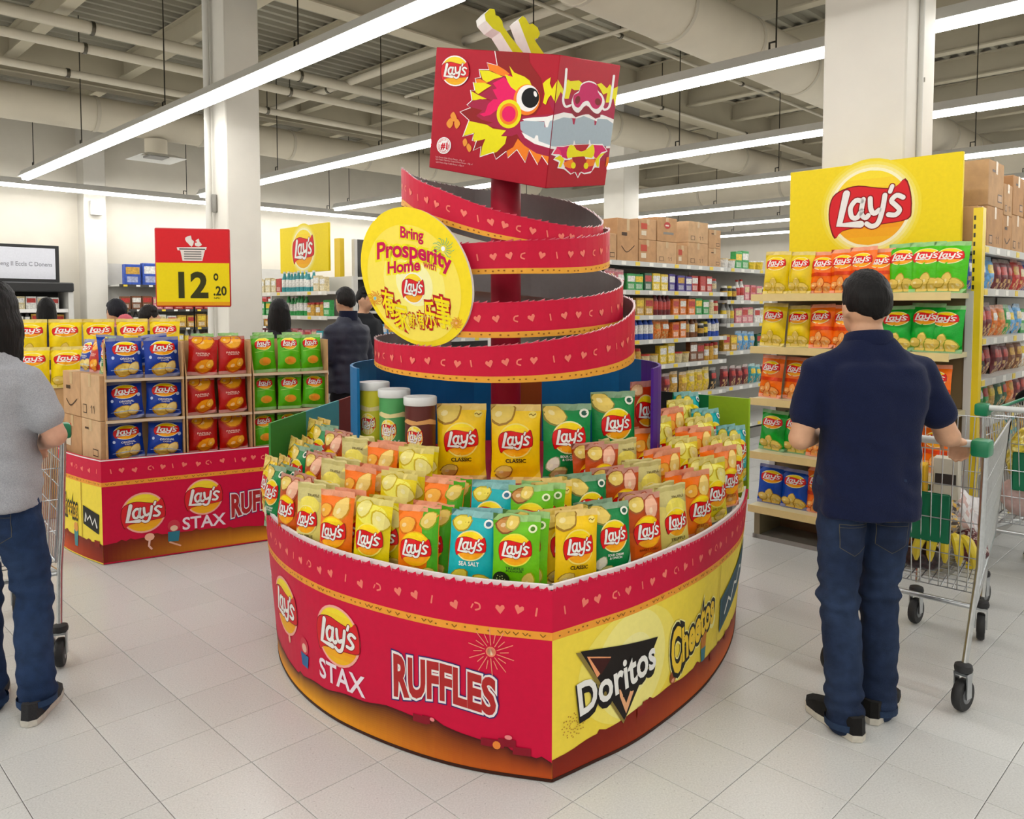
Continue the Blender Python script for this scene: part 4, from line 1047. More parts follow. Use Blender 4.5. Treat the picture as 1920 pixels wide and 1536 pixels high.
def build_round_sign():
    a0 = math.radians(20); n = Vector((-math.sin(a0), -math.cos(a0), 0)); c = at_depth(783, 520, 3.36)
    t = Vector((math.cos(a0), -math.sin(a0), 0)); up = Vector((0, 0, 1))
    root = thing('round_sign', 'round yellow sign reading Bring Prosperity Home standing in the ribbon', 'sign', c - up * .32)
    base = c - up * .32
    def to2(x, y):
        p = on_plane(x, y, c, n) - base; return (p.dot(t), p.z)
    def E(k, s=1.0, cx=781, cy=519): return [(cx + 104.5 * s * math.cos(q), cy + 131 * s * math.sin(q + .232)) for q in [2 * PI * i / k for i in range(k)]]
    rim = [to2(x, y) for x, y in E(72)]
    V = [t * x + up * z for x, z in rim]; m = len(V)
    mb = MB(); mb.add(V + [p - n * .022 for p in V], [tuple(range(m)), tuple(range(2 * m - 1, m - 1, -1))] + [(i, (i + 1) % m, (i + 1) % m + m, i + m) for i in range(m)], [H('fde021'), H('d8d4cc')] + [H('efe6d8')] * m); mb.build('sign_board', 'print', root)
    a = Art(); z = lambda X, Y: to2(670 + X * .18225, 380 + Y * .18229)
    a.tf = z
    for s, cc in ((.84, 'ffe75a'), (.55, 'fff07a'), (.33, 'fff9b4')):
        a.poly([((x - 670) / .18225, (y - 380) / .18229) for x, y in E(60, s, 777, 531)], H(cc))
    zy = lambda X, Y: z(X, -Y)
    a.tf = zy
    cr, ye = H('c8004f'), H('f8e71a')
    def word(tx, cx, cy, h, w, sk, arch=0, b2=.02, col=cr, out=.13):
        wp = lambda x, y: (x, y - sk * x - arch * x * x)
        a.text(tx, cx, -cy, h, ye if ps == 0 else col, out if ps == 0 else b2, width=w + (h * .2 if ps == 0 else 0), warp=wp)
    for ps in (0, 1):
        a.hold = True
        word('Bring', 562, 318, 112, 240, .17, 0, .03); word('Prosperity', 588, 490, 165, 770, .17, .00050, .03); word('Home', 480, 652, 118, 335, -.10, 0, .03); word('with', 745, 645, 75, 132, .30, 0, .02, cr, .08)
        a.hold = False; a.lv += 1
    old = a.tf; a.tf = lambda X, Y: old(577 + X * 108 , -(880) + Y * 148 - X * 14); a.logo(0, 0, 1, 1, 'fbf8f2'); a.tf = old
    a.hold = True
    for fx, fy, r, cc, core in ((885, 475, 115, '2fae8a', 'ffffff'), (185, 985, 80, 'e8702a', '8fc0c8'), (1022, 1240, 65, 'f0803a', 'f8b07a')):
        for k in range(18):
            an = 2 * PI * k / 18; r0, r1 = r * .3, r * (1.0 if k % 2 else .8)
            if fx == 885 and math.sin(an) < -.5 and math.cos(an) < .2: continue
            a.stroke([(fx + r0 * math.cos(an), -fy + r0 * 1.2 * math.sin(an)), (fx + r1 * .8 * math.cos(an + .1), -fy + r1 * .9 * math.sin(an + .1)), (fx + r1 * math.cos(an + .25), -fy + r1 * math.sin(an + .25))], 5, H(cc), 3)
        a.ell(fx, -fy, r * .18, r * .22, H(core), 14)
    a.hold = False; a.lv += 1
    chs = (('有', 322, 1040, 205, 125, .25), ('家', 455, 1178, 215, 155, .3), ('就', 570, 1215, 108, 80, .1), ('有', 658, 1212, 130, 72, 0), ('乐', 752, 1160, 215, 120, -.1), ('事', 888, 1145, 245, 165, -.2))
    for b, cc in ((.095, H('b8151c')), (.015, H('fbe50f'))):
        a.hold = True
        for ch, x, y, h, w, sk in chs:
            wp = lambda X, Y, sk=sk: (X - .12 * Y, Y - .25 * X)
            a.text(ch, x, -y, h, cc, b, width=w + (b - .012) * h * 1.1, warp=wp)
        a.hold = False; a.lv += 1
    a.build('sign_print', 'ink', lambda u, v, o: t * u + up * v + n * o, root)

def stock_display(WL, WR):
    rows = ('front', 'middle', 'back')
    names = {'lime': 'lime green', 'teal': 'teal blue', 'orangegreen': 'orange and green', 'lemon': 'lemon yellow', 'orange': 'orange', 'beige': 'pale beige', 'brown': 'brown and orange', 'green': 'dark green', 'yellow': 'golden yellow'}
    rnd = random.Random(21)
    sides = (('left', WL, [('lime', .135), ('teal', .31), ('orangegreen', .525), ('lemon', .735), ('orange', .93), ('beige', 1.13), ('brown', 1.325), ('green', 1.53), ('yellow', 1.78)], (.055, .172), 1),
             ('right', WR, [('yellow', .185), ('green', .345), ('brown', .56), ('beige', .75), ('orange', .94), ('lemon', 1.13), ('orange', 1.31), ('lemon', 1.47), ('teal', 1.64)], (-.072, .172), -1))
    for side, W, kinds, sh, sg in sides:
        for i, (k, u) in enumerate(kinds):
            p = W.pt(u, .6, -.085 + (.009 * i if side == 'left' else .005 * i)); q = W.pt(min(W.L, u + .03), .6, -.085); r = W.pt(max(0, u - .03), .6, -.085)
            tv = (q - r); an = math.atan2(tv.y, tv.x)
            yaw = (an - PI if side == 'left' else an) * (.72 if side == 'left' else .62)
            inn = Vector((math.sin(-yaw), math.cos(yaw), 0))
            for rr in range(3):
                if rr == 2 and i < (3 if side == 'left' else 2): continue
                depth = 2; lift = .024 * max(0, i - 3) if side == 'right' else 0.0
                zr = (.577, .637, .702)[rr]
                if lift:
                    mb = MB(); mb.box(-.05, .045, .005, .07, zr - .002, zr + lift - .001, H('c9c9c6'), Matrix.Translation((p.x + sh[0] * rr + inn.x * .03, p.y + sh[1] * rr + inn.y * .03, 0)) @ Matrix.Rotation(yaw, 4, 'Z')); mb.build('riser', 'print', bpy.data.objects['display_stand'])
                for dd in range(depth):
                    jit = rnd.uniform(-.012, .012)
                    loc = Vector((p.x + sh[0] * rr, p.y + sh[1] * rr, zr + lift)) + inn * (.052 * dd) + Vector((math.cos(yaw), math.sin(yaw), 0)) * (jit + (.018 * sg * dd if rr < 2 else 0)) 
                    nth = 'next to the corner' if i == 0 else '%s from the corner' % ORD[i]
                    lab = '%s crisp bag %s, %s row on %s side, %s' % (names[k], 'facing out' if dd == 0 else 'tucked behind', rows[rr], side, nth)
                    BAGS[k].place(loc, (math.radians(rnd.uniform(-7, -3)), math.radians(rnd.uniform(-2.5, 2.5)), yaw + rnd.uniform(-.05, .05)), lab, 'crisp bags in rows on the dragon display')
    # big bags and canisters on the pedestal
    for k, x, y, z, yaw, lab in (('big_yellow', -.218, 3.38, .792, .03, 'big yellow crisp bag on the pedestal, next to the brown canister'), ('big_yellow', .016, 3.35, .792, 0, 'big yellow crisp bag on the pedestal, next to the green bags'),
                                 ('big_green', .238, 3.37, .792, .12, 'big green crisp bag on the pedestal beside the yellow ones'), ('big_green', .452, 3.47, .835, .3, 'big green crisp bag on the pedestal next to the red bag'), ('big_red', .615, 3.64, .865, .55, 'tall red crisp bag at the right end of the pedestal')):
        BAGS[k].place((x, y, z), (math.radians(-3), 0, yaw), lab, 'big crisp bags on the pedestal')
    rt = bpy.data.objects['display_stand']
    mb = MB(); mb.prism([(.33, 3.42), (.53, 3.46), (.56, 3.56), (.36, 3.52)], .79, .833, H('8a1020')); mb.build('riser', 'print', rt)
    mb = MB(); mb.prism([(.55, 3.56), (.68, 3.66), (.64, 3.74), (.50, 3.62)], .70, .863, H('8a1020')); mb.build('riser', 'print', rt)
    for (x, y, zt, body, low, nm, txt) in ((-.636, 3.62, 1.205, 'd8d02e', 'c8cf3c', 'yellow', None), (-.525, 3.50, 1.185, '4fa05a', '6cb45a', 'green', 'STAX'), (-.395, 3.38, 1.165, '5a1a12', '2a0e0c', 'dark brown', 'STAX')):
        z0 = .79; hh = zt - z0; r = .066
        t = thing('crisp_canister', '%s crisp canister with white lid on the pedestal of the display' % nm, 'canister', (x, y, z0), 0, 'crisp canisters on the pedestal')
        mb = MB(); mb.lathe([(r * .97, 0), (r, .006), (r, hh * .30), (r, hh * .45), (r, hh * .55), (r, hh - .035)], [H(low), H(low), H(body), H(body), H(body)], 32); mb.build('tube_body', 'plastic', t)
        mb = MB(); mb.lathe([(r * 1.06, hh - .036), (r * 1.09, hh - .03), (r * 1.09, hh - .004), (r * 1.05, hh), (r * .95, hh - .004)], H('dedfdc'), 32); mb.build('lid', 'plastic', t)
        a = Art(); us = [2 * PI * r * (k / 32 - .5) for k in range(33)]
        # swoosh ribbon, chip character-free label and wordmark
        a.poly([(-.10, hh * .70), (-.05, hh * .755), (.0, hh * .73), (.06, hh * .755), (.11, hh * .72), (.11, hh * .675), (.05, hh * .70), (-.02, hh * .685), (-.07, hh * .71)], H('e8d89a' if nm != 'dark brown' else 'd8a060'))
        a.logo(-.012, hh * .55, .036, .045, 'f6e6a0')
        if txt: a.text(txt, 0, hh * .40, .032, WHITE, .03, width=.085)
        a.text('CRISPS', 0, hh * .335, .014, H('e8b08a'), .02, width=.07)
        def fn(u, v, o, r=r):
            an = u / r - .12; return Vector(((r + o) * math.sin(an), -(r + o) * math.cos(an), v))
        a.build('label_print', 'ink', fn, t, us=[r * 2 * PI * (k / 32) - PI * r for k in range(33)], lift=.00004, base=.001)

# ------------------------------------------------------------------ racks and goods
def frame(loc, rz):
    m = Matrix.Translation(loc) @ Matrix.Rotation(rz, 4, 'Z'); return lambda x, y, z: m @ Vector((x, y, z))
def rack(name, label, loc, rz, length, depth, zs, top, rail='c9c9c4', shelf='dcdad4', back='b9b6ad', post='d6d4cd', cat='shelf rack', bays=1, back_top=None, low=.12, tags=True):
    t = thing(name, label, cat, loc, rz)
    mb = MB(); mb.box(0, length, depth - .02, depth, .02, back_top or top, H(back)); mb.build('back_panel', 'enamel', t)
    mb = MB(); mb.box(.01, length - .01, .05, depth - .02, 0, low, H('8f8c85')); mb.build('plinth', 'enamel', t)
    for k in range(bays + 1):
        x = k * length / bays; mb = MB(); mb.box(x - .02, x + .02, depth - .03, depth + .03, 0, top, H(post)); mb.build('post', 'enamel', t)
    for k in range(bays):
        x0, x1 = k * length / bays + .004, (k + 1) * length / bays - .004
        for z in (zs[k] if isinstance(zs[0], (list, tuple)) else zs):
            mb = MB(); mb.box(x0, x1, .0, depth - .02, z - .03, z, H(shelf)); s = mb.build('shelf', 'enamel', t)
            mb = MB(); mb.box(x0, x1, -.012, -.001, z - .042, z + .004, H(rail)); mb.build('price_rail', 'plastic', s)
            n = int((x1 - x0) / .22); tk = MB()
            for q in range(n):
                xx = x0 + (q + .3) * (x1 - x0) / n; tk.box(xx, xx + .07, -.0145, -.012, z - .036, z - .002, H('f4f2ea') if q % 3 else H('f0d23a'))
            if n and tags: tag(tk.build('price_tags', 'plastic', s), kind='stuff')
    return t
_G = {}
PAL = {'blue': '2a4fae', 'red': 'b8332a', 'green': '2f9a4a', 'yellow': 'e8c832', 'orange': 'e07a2a', 'brown': '7a4a2a', 'white': 'e8e6df', 'black': '22201f', 'maroon': '6a1f26', 'teal': '3a9aa0', 'beige': 'd8c89a', 'pink': 'd8828a', 'violet': '4a3a8a', 'grey': '9a9a98', 'gold': 'c89a3a', 'dark green': '1f5a3a', 'light blue': '6aa8d8'}
def goods_mesh(kind, col, v):
    key = (kind, col, v)
    if key in _G: return _G[key]
    rnd = random.Random(str(key)); c = H(PAL[col]); c2 = H(PAL[rnd.choice(['white', 'yellow', 'beige', 'red', 'gold', 'white'])]); c3 = mixc(c, (1, 1, .9), .35)
    mb = MB()
    if kind == 'pouch':
        NU, NV = 6, 8; w, h, t = .15, .22, .07; vs = []; F = {}
        for fb in (0, 1):
            for j in range(NV + 1):
                for i in range(NU + 1):
                    u, q = -1 + 2 * i / NU, j / NV
                    if fb and (i in (0, NU) or j in (0, NV)): F[fb, i, j] = F[0, i, j]; continue
                    b = max(0, math.sin(PI * min(1, max(0, (q - .04) / .9)))) ** .5; a = (1 - abs(u) ** 2.5) ** .7
                    n = noise.noise(Vector((u * 2 + v * 3, q * 4, fb * 5 + v)))
                    F[fb, i, j] = len(vs); vs.append((u * w / 2 * (1 - .05 * b), (1 if fb else -1) * t / 2 * a * b * (1 + .4 * n), q * h))
        fs = []; cs = []
        for fb in (0, 1):
            for j in range(NV):
                for i in range(NU):
                    fs.append((F[fb, i, j], F[fb, i + 1, j], F[fb, i + 1, j + 1], F[fb, i, j + 1]))
                    cc = c
                    if not fb and 4 <= j <= 5 and 1 <= i <= 4: cc = c2
                    elif not fb and j <= 2 and 1 <= i <= 4 and (i + j + v) % 2: cc = mixc(H('d8a84a'), c3, .3)
                    elif j >= NV - 1: cc = c3
                    cs.append(cc)
        mb.add(vs, fs, cs, True)
    elif kind == 'packet':
        w, h, d = .13, .18, .06; mb.bevel_box(-w / 2, w / 2, -d / 2, d / 2, 0, h, c, .004, 1)
        mb.box(-w * .42, w * .42, -d / 2 - .0015, -d / 2 - .0003, h * .52, h * .86, c2); mb.box(-w * .36, w * .3, -d / 2 - .0015, -d / 2 - .0003, h * .12, h * .4, c3)
    elif kind == 'jar':
        mb.lathe([(.038, 0), (.042, .008), (.042, .045), (.042, .105), (.042, .125), (.034, .138)], [c, c, c2, c, c], 14); mb.lathe([(.037, .138), (.037, .163)], H(rnd.choice(['d8c23a', 'b8332a', 'e8e6df', '22201f'])), 14)
    elif kind == 'bottle':
        mb.lathe([(.032, 0), (.035, .01), (.035, .06), (.035, .15), (.016, .20), (.014, .225)], [c, c, c2, c, c], 14); mb.lathe([(.017, .225), (.017, .245)], c2, 12)
    elif kind == 'tub':
        mb.lathe([(.05, 0), (.056, .01), (.062, .085)], [c, c], 16); mb.lathe([(.066, .085), (.066, .098)], c2, 16)
    _G[key] = mb.mesh(kind, 'goods'); return _G[key]
NOUN = {'pouch': 'snack pouch', 'packet': 'packet', 'jar': 'glass jar', 'bottle': 'bottle', 'tub': 'plastic tub'}
WID = {'pouch': .15, 'packet': .14, 'jar': .092, 'bottle': .08, 'tub': .14}
def fill_shelf(fr, rz, x0, x1, y, z, seq, rackname, shelfname, rnd, scale=1.0, back=0, tall=1.0):
    """one row of goods along a shelf, every item an object; seq = [(kind, colour, count), ...] repeated"""
    x = x0; k = 0; flat = [(a, b) for a, b, n in seq for _ in range(n)]
    while k < 24:
        kind, col = flat[k % len(flat)]; w = WID[kind] * scale
        if x + w > x1: break
        p = fr(x + w / 2, y + rnd.uniform(-.01, .01), z)
        o = link(kind + ('' if kind in ('jar', 'bottle', 'tub', 'packet') else ''), goods_mesh(kind, col, k % 2), None, p)
        o.name = {'pouch': 'snack_pouch', 'packet': 'food_packet', 'jar': 'glass_jar', 'bottle': 'sauce_bottle', 'tub': 'plastic_tub'}[kind]
        o.rotation_euler = (0, 0, rz + rnd.uniform(-.09, .09)); o.scale = (scale, scale, scale * tall * rnd.uniform(.93, 1.05))
        tag(o, '%s %s, %s from the left, %s shelf of %s' % (col, NOUN[kind], ORD[k], shelfname, rackname), {'pouch': 'snack pouch', 'packet': 'packet', 'jar': 'jar', 'bottle': 'bottle', 'tub': 'tub'}[kind], 'goods on the %s' % rackname)
        x += w * 1.02; k += 1
def carton(loc, rz, w, d, h, label, mark=0, group='cardboard cartons'):
    t = thing('cardboard_carton', label, 'carton', loc, rz, group); c = mixc(H('bd9064'), H('d0aa80'), random.random())
    mb = MB(); mb.bevel_box(-w / 2, w / 2, -d / 2, d / 2, 0, h, c, .004, 1); mb.build('box_body', 'card', t)
    mb = MB(); mb.box(-.022, .022, -d / 2 - .001, d / 2 + .001, h - .0005, h + .0012, H('c9a878')); mb.box(-.022, .022, -d / 2 - .0015, -d / 2 - .0003, h * .72, h, H('c9a878')); mb.build('packing_tape', 'plastic', t)
    a = Art(); k = H('4a3420')
    if mark == 0: a.rect(-w * .38, h * .12, -w * .18, h * .32, k); a.rect(-w * .36, h * .14, -w * .2, h * .30, c); a.stroke([(w * .1, h * .15), (w * .1, h * .32), (w * .05, h * .27)], .006, k); a.stroke([(w * .22, h * .15), (w * .22, h * .32), (w * .17, h * .27)], .006, k)
    elif mark == 1: a.stroke([(-w * .3, h * .35), (-w * .05, h * .22), (w * .3, h * .38)], .009, k, 4); a.rect(-w * .3, h * .6, -w * .05, h * .68, k)
    elif mark == 2: a.ell(0, h * .68, w * .16, h * .14, H('b8332a'), 16); a.rect(-w * .2, h * .3, w * .32, h * .4, H('8a8278')); a.rect(-w * .1, h * .64, w * .08, h * .7, H('f0d8c8'))
    elif mark == 3: a.rect(-w * .4, h * .5, -w * .05, h * .78, H('c04a34')); a.rect(-w * .38, h * .2, -w * .1, h * .42, H('e0d2b8'))
    else: a.rect(w * .1, h * .12, w * .38, h * .3, k); a.rect(w * .12, h * .145, w * .36, h * .275, c); a.rect(-w * .3, h * .75, -w * .1, h * .8, k)
    a.build('carton_print', 'ink', planar((0, -d / 2, 0), (1, 0, 0), (0, 0, 1), (0, -1, 0)), t, lift=.0002, base=.0018)
    return t
def sign_board(name, label, loc, rz, w, h, logo_r, ly):
    t = thing(name, label, 'sign', loc, rz)
    mb = MB(); mb.bevel_box(0, w, 0, .03, 0, h, H('f4d91c'), .004, 1); mb.build('board', 'print', t)
    a = Art(); a.logo(w * .5, ly, logo_r, logo_r, None, halo=((1.32, H('f6df3a')), (1.24, H('f8e562')), (1.16, H('faec92')), (1.08, H('fdf6cc'))))
    a.build('logo_print', 'ink', planar((0, 0, 0), (1, 0, 0), (0, 0, 1), (0, -1, 0)), t)
    return t
LV = ['top', 'second', 'third', 'fourth', 'fifth', 'lowest']
def build_right_endcap():
    rz = -R45; loc = A(2.57, 4.8); fr = frame(loc, rz)
    zs = [.23, .59, .945, 1.286, 1.627]
    t = rack('endcap_rack', 'yellow-railed crisp rack at the aisle end, facing the dragon display', loc, rz, 1.2, .36, zs, 1.64, rail='e3cc8c', shelf='d9cfa8', back='7a6a4a', low=.03, tags=False)
    for k in (0, 1):
        mb = MB(); mb.box(.02 + 1.1 * k, .06 + 1.1 * k, .05, .34, 0, .2, H('8a8062')); mb.build('foot', 'enamel', t)
    # slotted yellow upright
    u = thing('slotted_upright', 'yellow slotted steel upright at the right end of crisp rack', 'upright', fr(1.225, .34, 0), rz)
    mb = MB(); mb.box(-.02, .03, 0, .06, 0, 2.12, H('efd01e')); mb.build('upright_bar', 'enamel', u)
    mb = MB()
    for q in range(40): mb.box(-.0215, -.0202, .015, .045, .1 + q * .05, .125 + q * .05, H('2a2618')); mb.box(-.016, -.006, -.0015, -.0003, .1 + q * .05, .125 + q * .05, H('2a2618'))
    tag(mb.build('slots', 'enamel', u), kind='stuff')
    sign_board('brand_sign', 'big yellow sign board with round logo over the near crisp rack', fr(.075, .37, 1.60), rz, 1.06, .86, .235, .575)
    rnd = random.Random(5)
    nm = {'shelf_yellow': 'yellow', 'shelf_orange': 'orange', 'shelf_lime': 'bright lime', 'shelf_green': 'green', 'shelf_blue': 'blue'}
    rows = [[('shelf_yellow', .11), ('shelf_yellow', .27), ('shelf_orange', .42), ('shelf_orange', .555), ('shelf_orange', .675), ('shelf_orange', .775), ('shelf_lime', .905), ('shelf_lime', 1.04), ('shelf_lime', 1.15)],
            [('shelf_yellow', .10), ('shelf_yellow', .27), ('shelf_orange', .43), ('shelf_orange', .575), ('shelf_orange', .72), ('shelf_green', .88), ('shelf_green', 1.03), ('shelf_green', 1.14)],
            [('shelf_orange', .09), ('shelf_orange', .25), ('shelf_orange', .41), ('shelf_orange', .57), ('shelf_yellow', .74), ('shelf_orange', .92), ('shelf_orange', 1.1)],
            [('shelf_green', .10), ('shelf_green', .265), ('shelf_orange', .42), ('shelf_orange', .58), ('shelf_green', .76), ('shelf_orange', .95), ('shelf_orange', 1.11)],
            [('shelf_blue', .10), ('shelf_blue', .27), ('shelf_orange', .43), ('shelf_orange', .6), ('shelf_yellow', .78), ('shelf_green', .97)]]
    for r, row in enumerate(rows):
        z = zs[4 - r]
        for i, (k, x) in enumerate(row):
            BAGS[k].place(fr(x, .10 + rnd.uniform(-.01, .02), z + .001), (math.radians(-8), math.radians(rnd.uniform(-2, 2)), rz + rnd.uniform(-.12, .12)),
                          '%s crisp bag, %s from the left on the %s shelf of the near rack' % (nm[k], ORD[i], LV[r]), 'crisp bags on the near rack', (1, 1, rnd.uniform(.93, 1.0)))
def build_right_aisle():
    rz = R45; loc = A(1.35, 5.22); fr = frame(loc, rz); rnd = random.Random(8)
    zs = [.2, .58, .86, 1.11, 1.36, 1.655, 1.908]
    rack('aisle_rack', 'long white aisle rack of mixed snacks at the right edge', loc, rz, 3.6, .5, zs, 2.0, bays=3)
    seqs = {1.655: [('pouch', 'blue', 3), ('pouch', 'light blue', 1), ('pouch', 'maroon', 3), ('pouch', 'red', 2)], 1.36: [('packet', 'green', 1), ('packet', 'white', 1), ('pouch', 'maroon', 2), ('pouch', 'orange', 2), ('pouch', 'green', 1), ('pouch', 'light blue', 2)],
            1.11: [('pouch', 'white', 2), ('pouch', 'black', 1), ('pouch', 'maroon', 4), ('pouch', 'brown', 2)], .86: [('pouch', 'beige', 2), ('pouch', 'green', 2), ('pouch', 'gold', 1), ('pouch', 'dark green', 2), ('pouch', 'orange', 1), ('pouch', 'maroon', 3)],
            .58: [('pouch', 'teal', 2), ('pouch', 'brown', 3), ('pouch', 'yellow', 2)]}
    for i, z in enumerate([1.655, 1.36, 1.11, .86, .58]):
        fill_shelf(fr, rz, .03, 2.6, .10, z, seqs[z], 'right aisle rack', LV[i + 1] if i < 4 else 'lowest', rnd, 1.0, tall=1.0 if z > 1.5 else .95)
    # cartons on the top shelf
    lab = ['carton at the near end of the right aisle rack, lower layer', 'carton second along the right aisle rack, lower layer', 'carton third along the right aisle rack, lower layer', 'carton fourth along the right aisle rack, lower layer', 'narrow carton fifth along the right aisle rack']
    x = .06
    for k, (w, h, h2) in enumerate(((.20, .24, 0), (.36, .26, .28), (.22, .23, .2), (.3, .25, .26), (.3, .25, .2))):
        carton(fr(x + w / 2, .2, 1.909), rz, w - .01, .34, h, 'brown cardboard ' + lab[k], (4, 0, 1, 0, 4)[k])
        if h2: carton(fr(x + w / 2, .2, 1.911 + h), rz, w - .02, .34, h2, 'brown cardboard ' + lab[k].replace('lower', 'upper').replace('narrow ', 'upper '), (1, 4, 0, 4, 1)[k])
        x += w
    # far left-hand rack across the aisle
    loc = A(4.5, 4.75); fr = frame(loc, rz)
    z1 = [.2, .64, .97, 1.226, 1.463, 1.704, 1.976]; z2 = [.2, .65, 1.05, 1.36, 1.62, 1.976]
    rack('aisle_rack', 'long white rack of small packs behind the dragon display', loc, rz, 6.2, .5, [z1, z2], 2.0, bays=2)
    sq = {1.704: [('jar', 'grey', 3), ('pouch', 'pink', 2), ('packet', 'green', 2), ('packet', 'dark green', 1), ('packet', 'yellow', 2), ('packet', 'violet', 3), ('packet', 'red', 3)],
          1.463: [('packet', 'green', 2), ('jar', 'beige', 2), ('jar', 'brown', 3), ('packet', 'gold', 2), ('bottle', 'maroon', 4), ('packet', 'orange', 3)],
          1.226: [('packet', 'orange', 2), ('bottle', 'brown', 3), ('jar', 'black', 2), ('bottle', 'blue', 4), ('pouch', 'orange', 2)],
          .97: [('tub', 'beige', 2), ('packet', 'brown', 2), ('jar', 'gold', 3), ('tub', 'beige', 2), ('packet', 'yellow', 2)], .64: [('pouch', 'gold', 2), ('pouch', 'yellow', 3), ('pouch', 'black', 2), ('pouch', 'maroon', 2)]}
    for i, z in enumerate([1.704, 1.463, 1.226, .97, .64]):
        fill_shelf(fr, rz, .75, 3.08, .08, z, sq[z], 'far aisle rack', LV[i + 1] if i < 4 else 'lowest', rnd, 1.0, tall=(.95 if z > 1.2 else 1.1))
    s2 = {1.62: [('jar', 'black', 3), ('bottle', 'white', 2), ('packet', 'pink', 3)], 1.36: [('bottle', 'grey', 3), ('packet', 'pink', 3), ('packet', 'white', 2)], 1.05: [('packet', 'gold', 2), ('pouch', 'light blue', 3), ('packet', 'dark green', 2)], .65: [('pouch', 'maroon', 4), ('pouch', 'teal', 2)]}
    for i, z in enumerate([1.62, 1.36, 1.05, .65]):
        fill_shelf(fr, rz, 3.14, 4.3, .08, z, s2[z], 'far aisle rack, end bay', LV[i + 1] if i < 3 else 'lowest', rnd, 1.0, tall=1.0)
    x = .9; dat = [(.26, .25, 0, 4), (.34, .40, 0, 1), (.30, .22, .2, 3), (.36, .22, .24, 2), (.2, .2, 0, 3), (.4, .24, .22, 0), (.26, .2, .2, 4)]
    lb = ['behind the top ribbon', 'with a curved mark', 'with red panel, lower layer', 'under the red-marked one', 'small and pale', 'near the end, lower layer', 'last in the row, lower layer']
    lu = ['', '', 'with red panel, upper layer', 'with a red oval mark', '', 'near the end, upper layer', 'last in the row, upper layer']
    for k, (w, h, h2, mk) in enumerate(dat):
        carton(fr(x + w / 2, .2, 1.977), rz, w - .01, .34, h, 'cardboard carton on the far aisle rack ' + lb[k], 0 if (h2 and mk == 2) else mk)
        if h2: carton(fr(x + w / 2, .2, 1.979 + h), rz, w - .015, .34, h2, 'cardboard carton on the far aisle rack ' + lu[k], mk)
        x += w
    fill_shelf(fr, rz, 3.1, 4.2, .12, 1.977, [('tub', 'white', 2), ('packet', 'green', 2), ('tub', 'yellow', 3)], 'far aisle rack', 'top', rnd, 1.15)
def build_left_endcap():
    rz = -R45; loc = A(9.62, 4.8); fr = frame(loc, rz); rnd = random.Random(15)
    zs = [.25, .68, 1.10, 1.44, 1.722]
    rack('endcap_rack', 'distant white rack under a small yellow logo sign', loc, rz, 1.9, .36, zs, 1.9, rail='e2ded2', shelf='e8e5dc', back='d8d4c8')
    sign_board('brand_sign', 'small distant yellow sign board with round crisp logo', fr(.18, .37, 1.98), rz, 1.16, .58, .24, .29)
    u = thing('slotted_upright', 'yellow upright beside the distant yellow sign', 'upright', fr(1.42, .40, 0), rz); mb = MB(); mb.box(0, .12, 0, .06, 0, 2.36, H('ecc81e')); mb.build('upright_bar', 'enamel', u)
    sq = {1.722: [('packet', 'beige', 4), ('packet', 'red', 1), ('bottle', 'teal', 9)], 1.44: [('packet', 'green', 3), ('jar', 'beige', 4), ('bottle', 'green', 6), ('jar', 'gold', 4)], 1.10: [('packet', 'maroon', 3), ('jar', 'white', 4), ('packet', 'pink', 5), ('packet', 'teal', 2)], .68: [('packet', 'white', 3), ('packet', 'red', 3), ('packet', 'black', 2), ('packet', 'violet', 3)]}
    for i, z in enumerate([1.722, 1.44, 1.10, .68]): fill_shelf(fr, rz, .03, 1.86, .1, z, sq[z], 'distant endcap rack', LV[i] if i < 3 else 'lowest', rnd, 1.0)
    fill_shelf(fr, rz, .6, 1.3, .2, 1.722 + .19, [('bottle', 'light blue', 1), ('bottle', 'dark green', 1)], 'distant endcap rack', 'overflow', rnd, .8) if False else None
    rz = R45; loc = A(7.55, 5.35); fr = frame(loc, rz)
    zs = [.3, .75, 1.15, 1.5, 1.9]
    rack('aisle_rack', 'distant rack just left of the round yellow sign', loc, rz, 2.4, .45, zs, 2.35, bays=1, back='3a3a38')
    sq = {1.9: [('packet', 'beige', 2), ('jar', 'brown', 2)], 1.5: [('bottle', 'teal', 3), ('bottle', 'green', 2)], 1.15: [('packet', 'light blue', 3), ('packet', 'white', 2)], .75: [('packet', 'red', 2), ('packet', 'white', 3)]}
    for i, z in enumerate([1.9, 1.5, 1.15, .75]): fill_shelf(fr, rz, .04, 1.5, .1, z, sq[z], 'distant side rack', LV[i], rnd, 1.1)
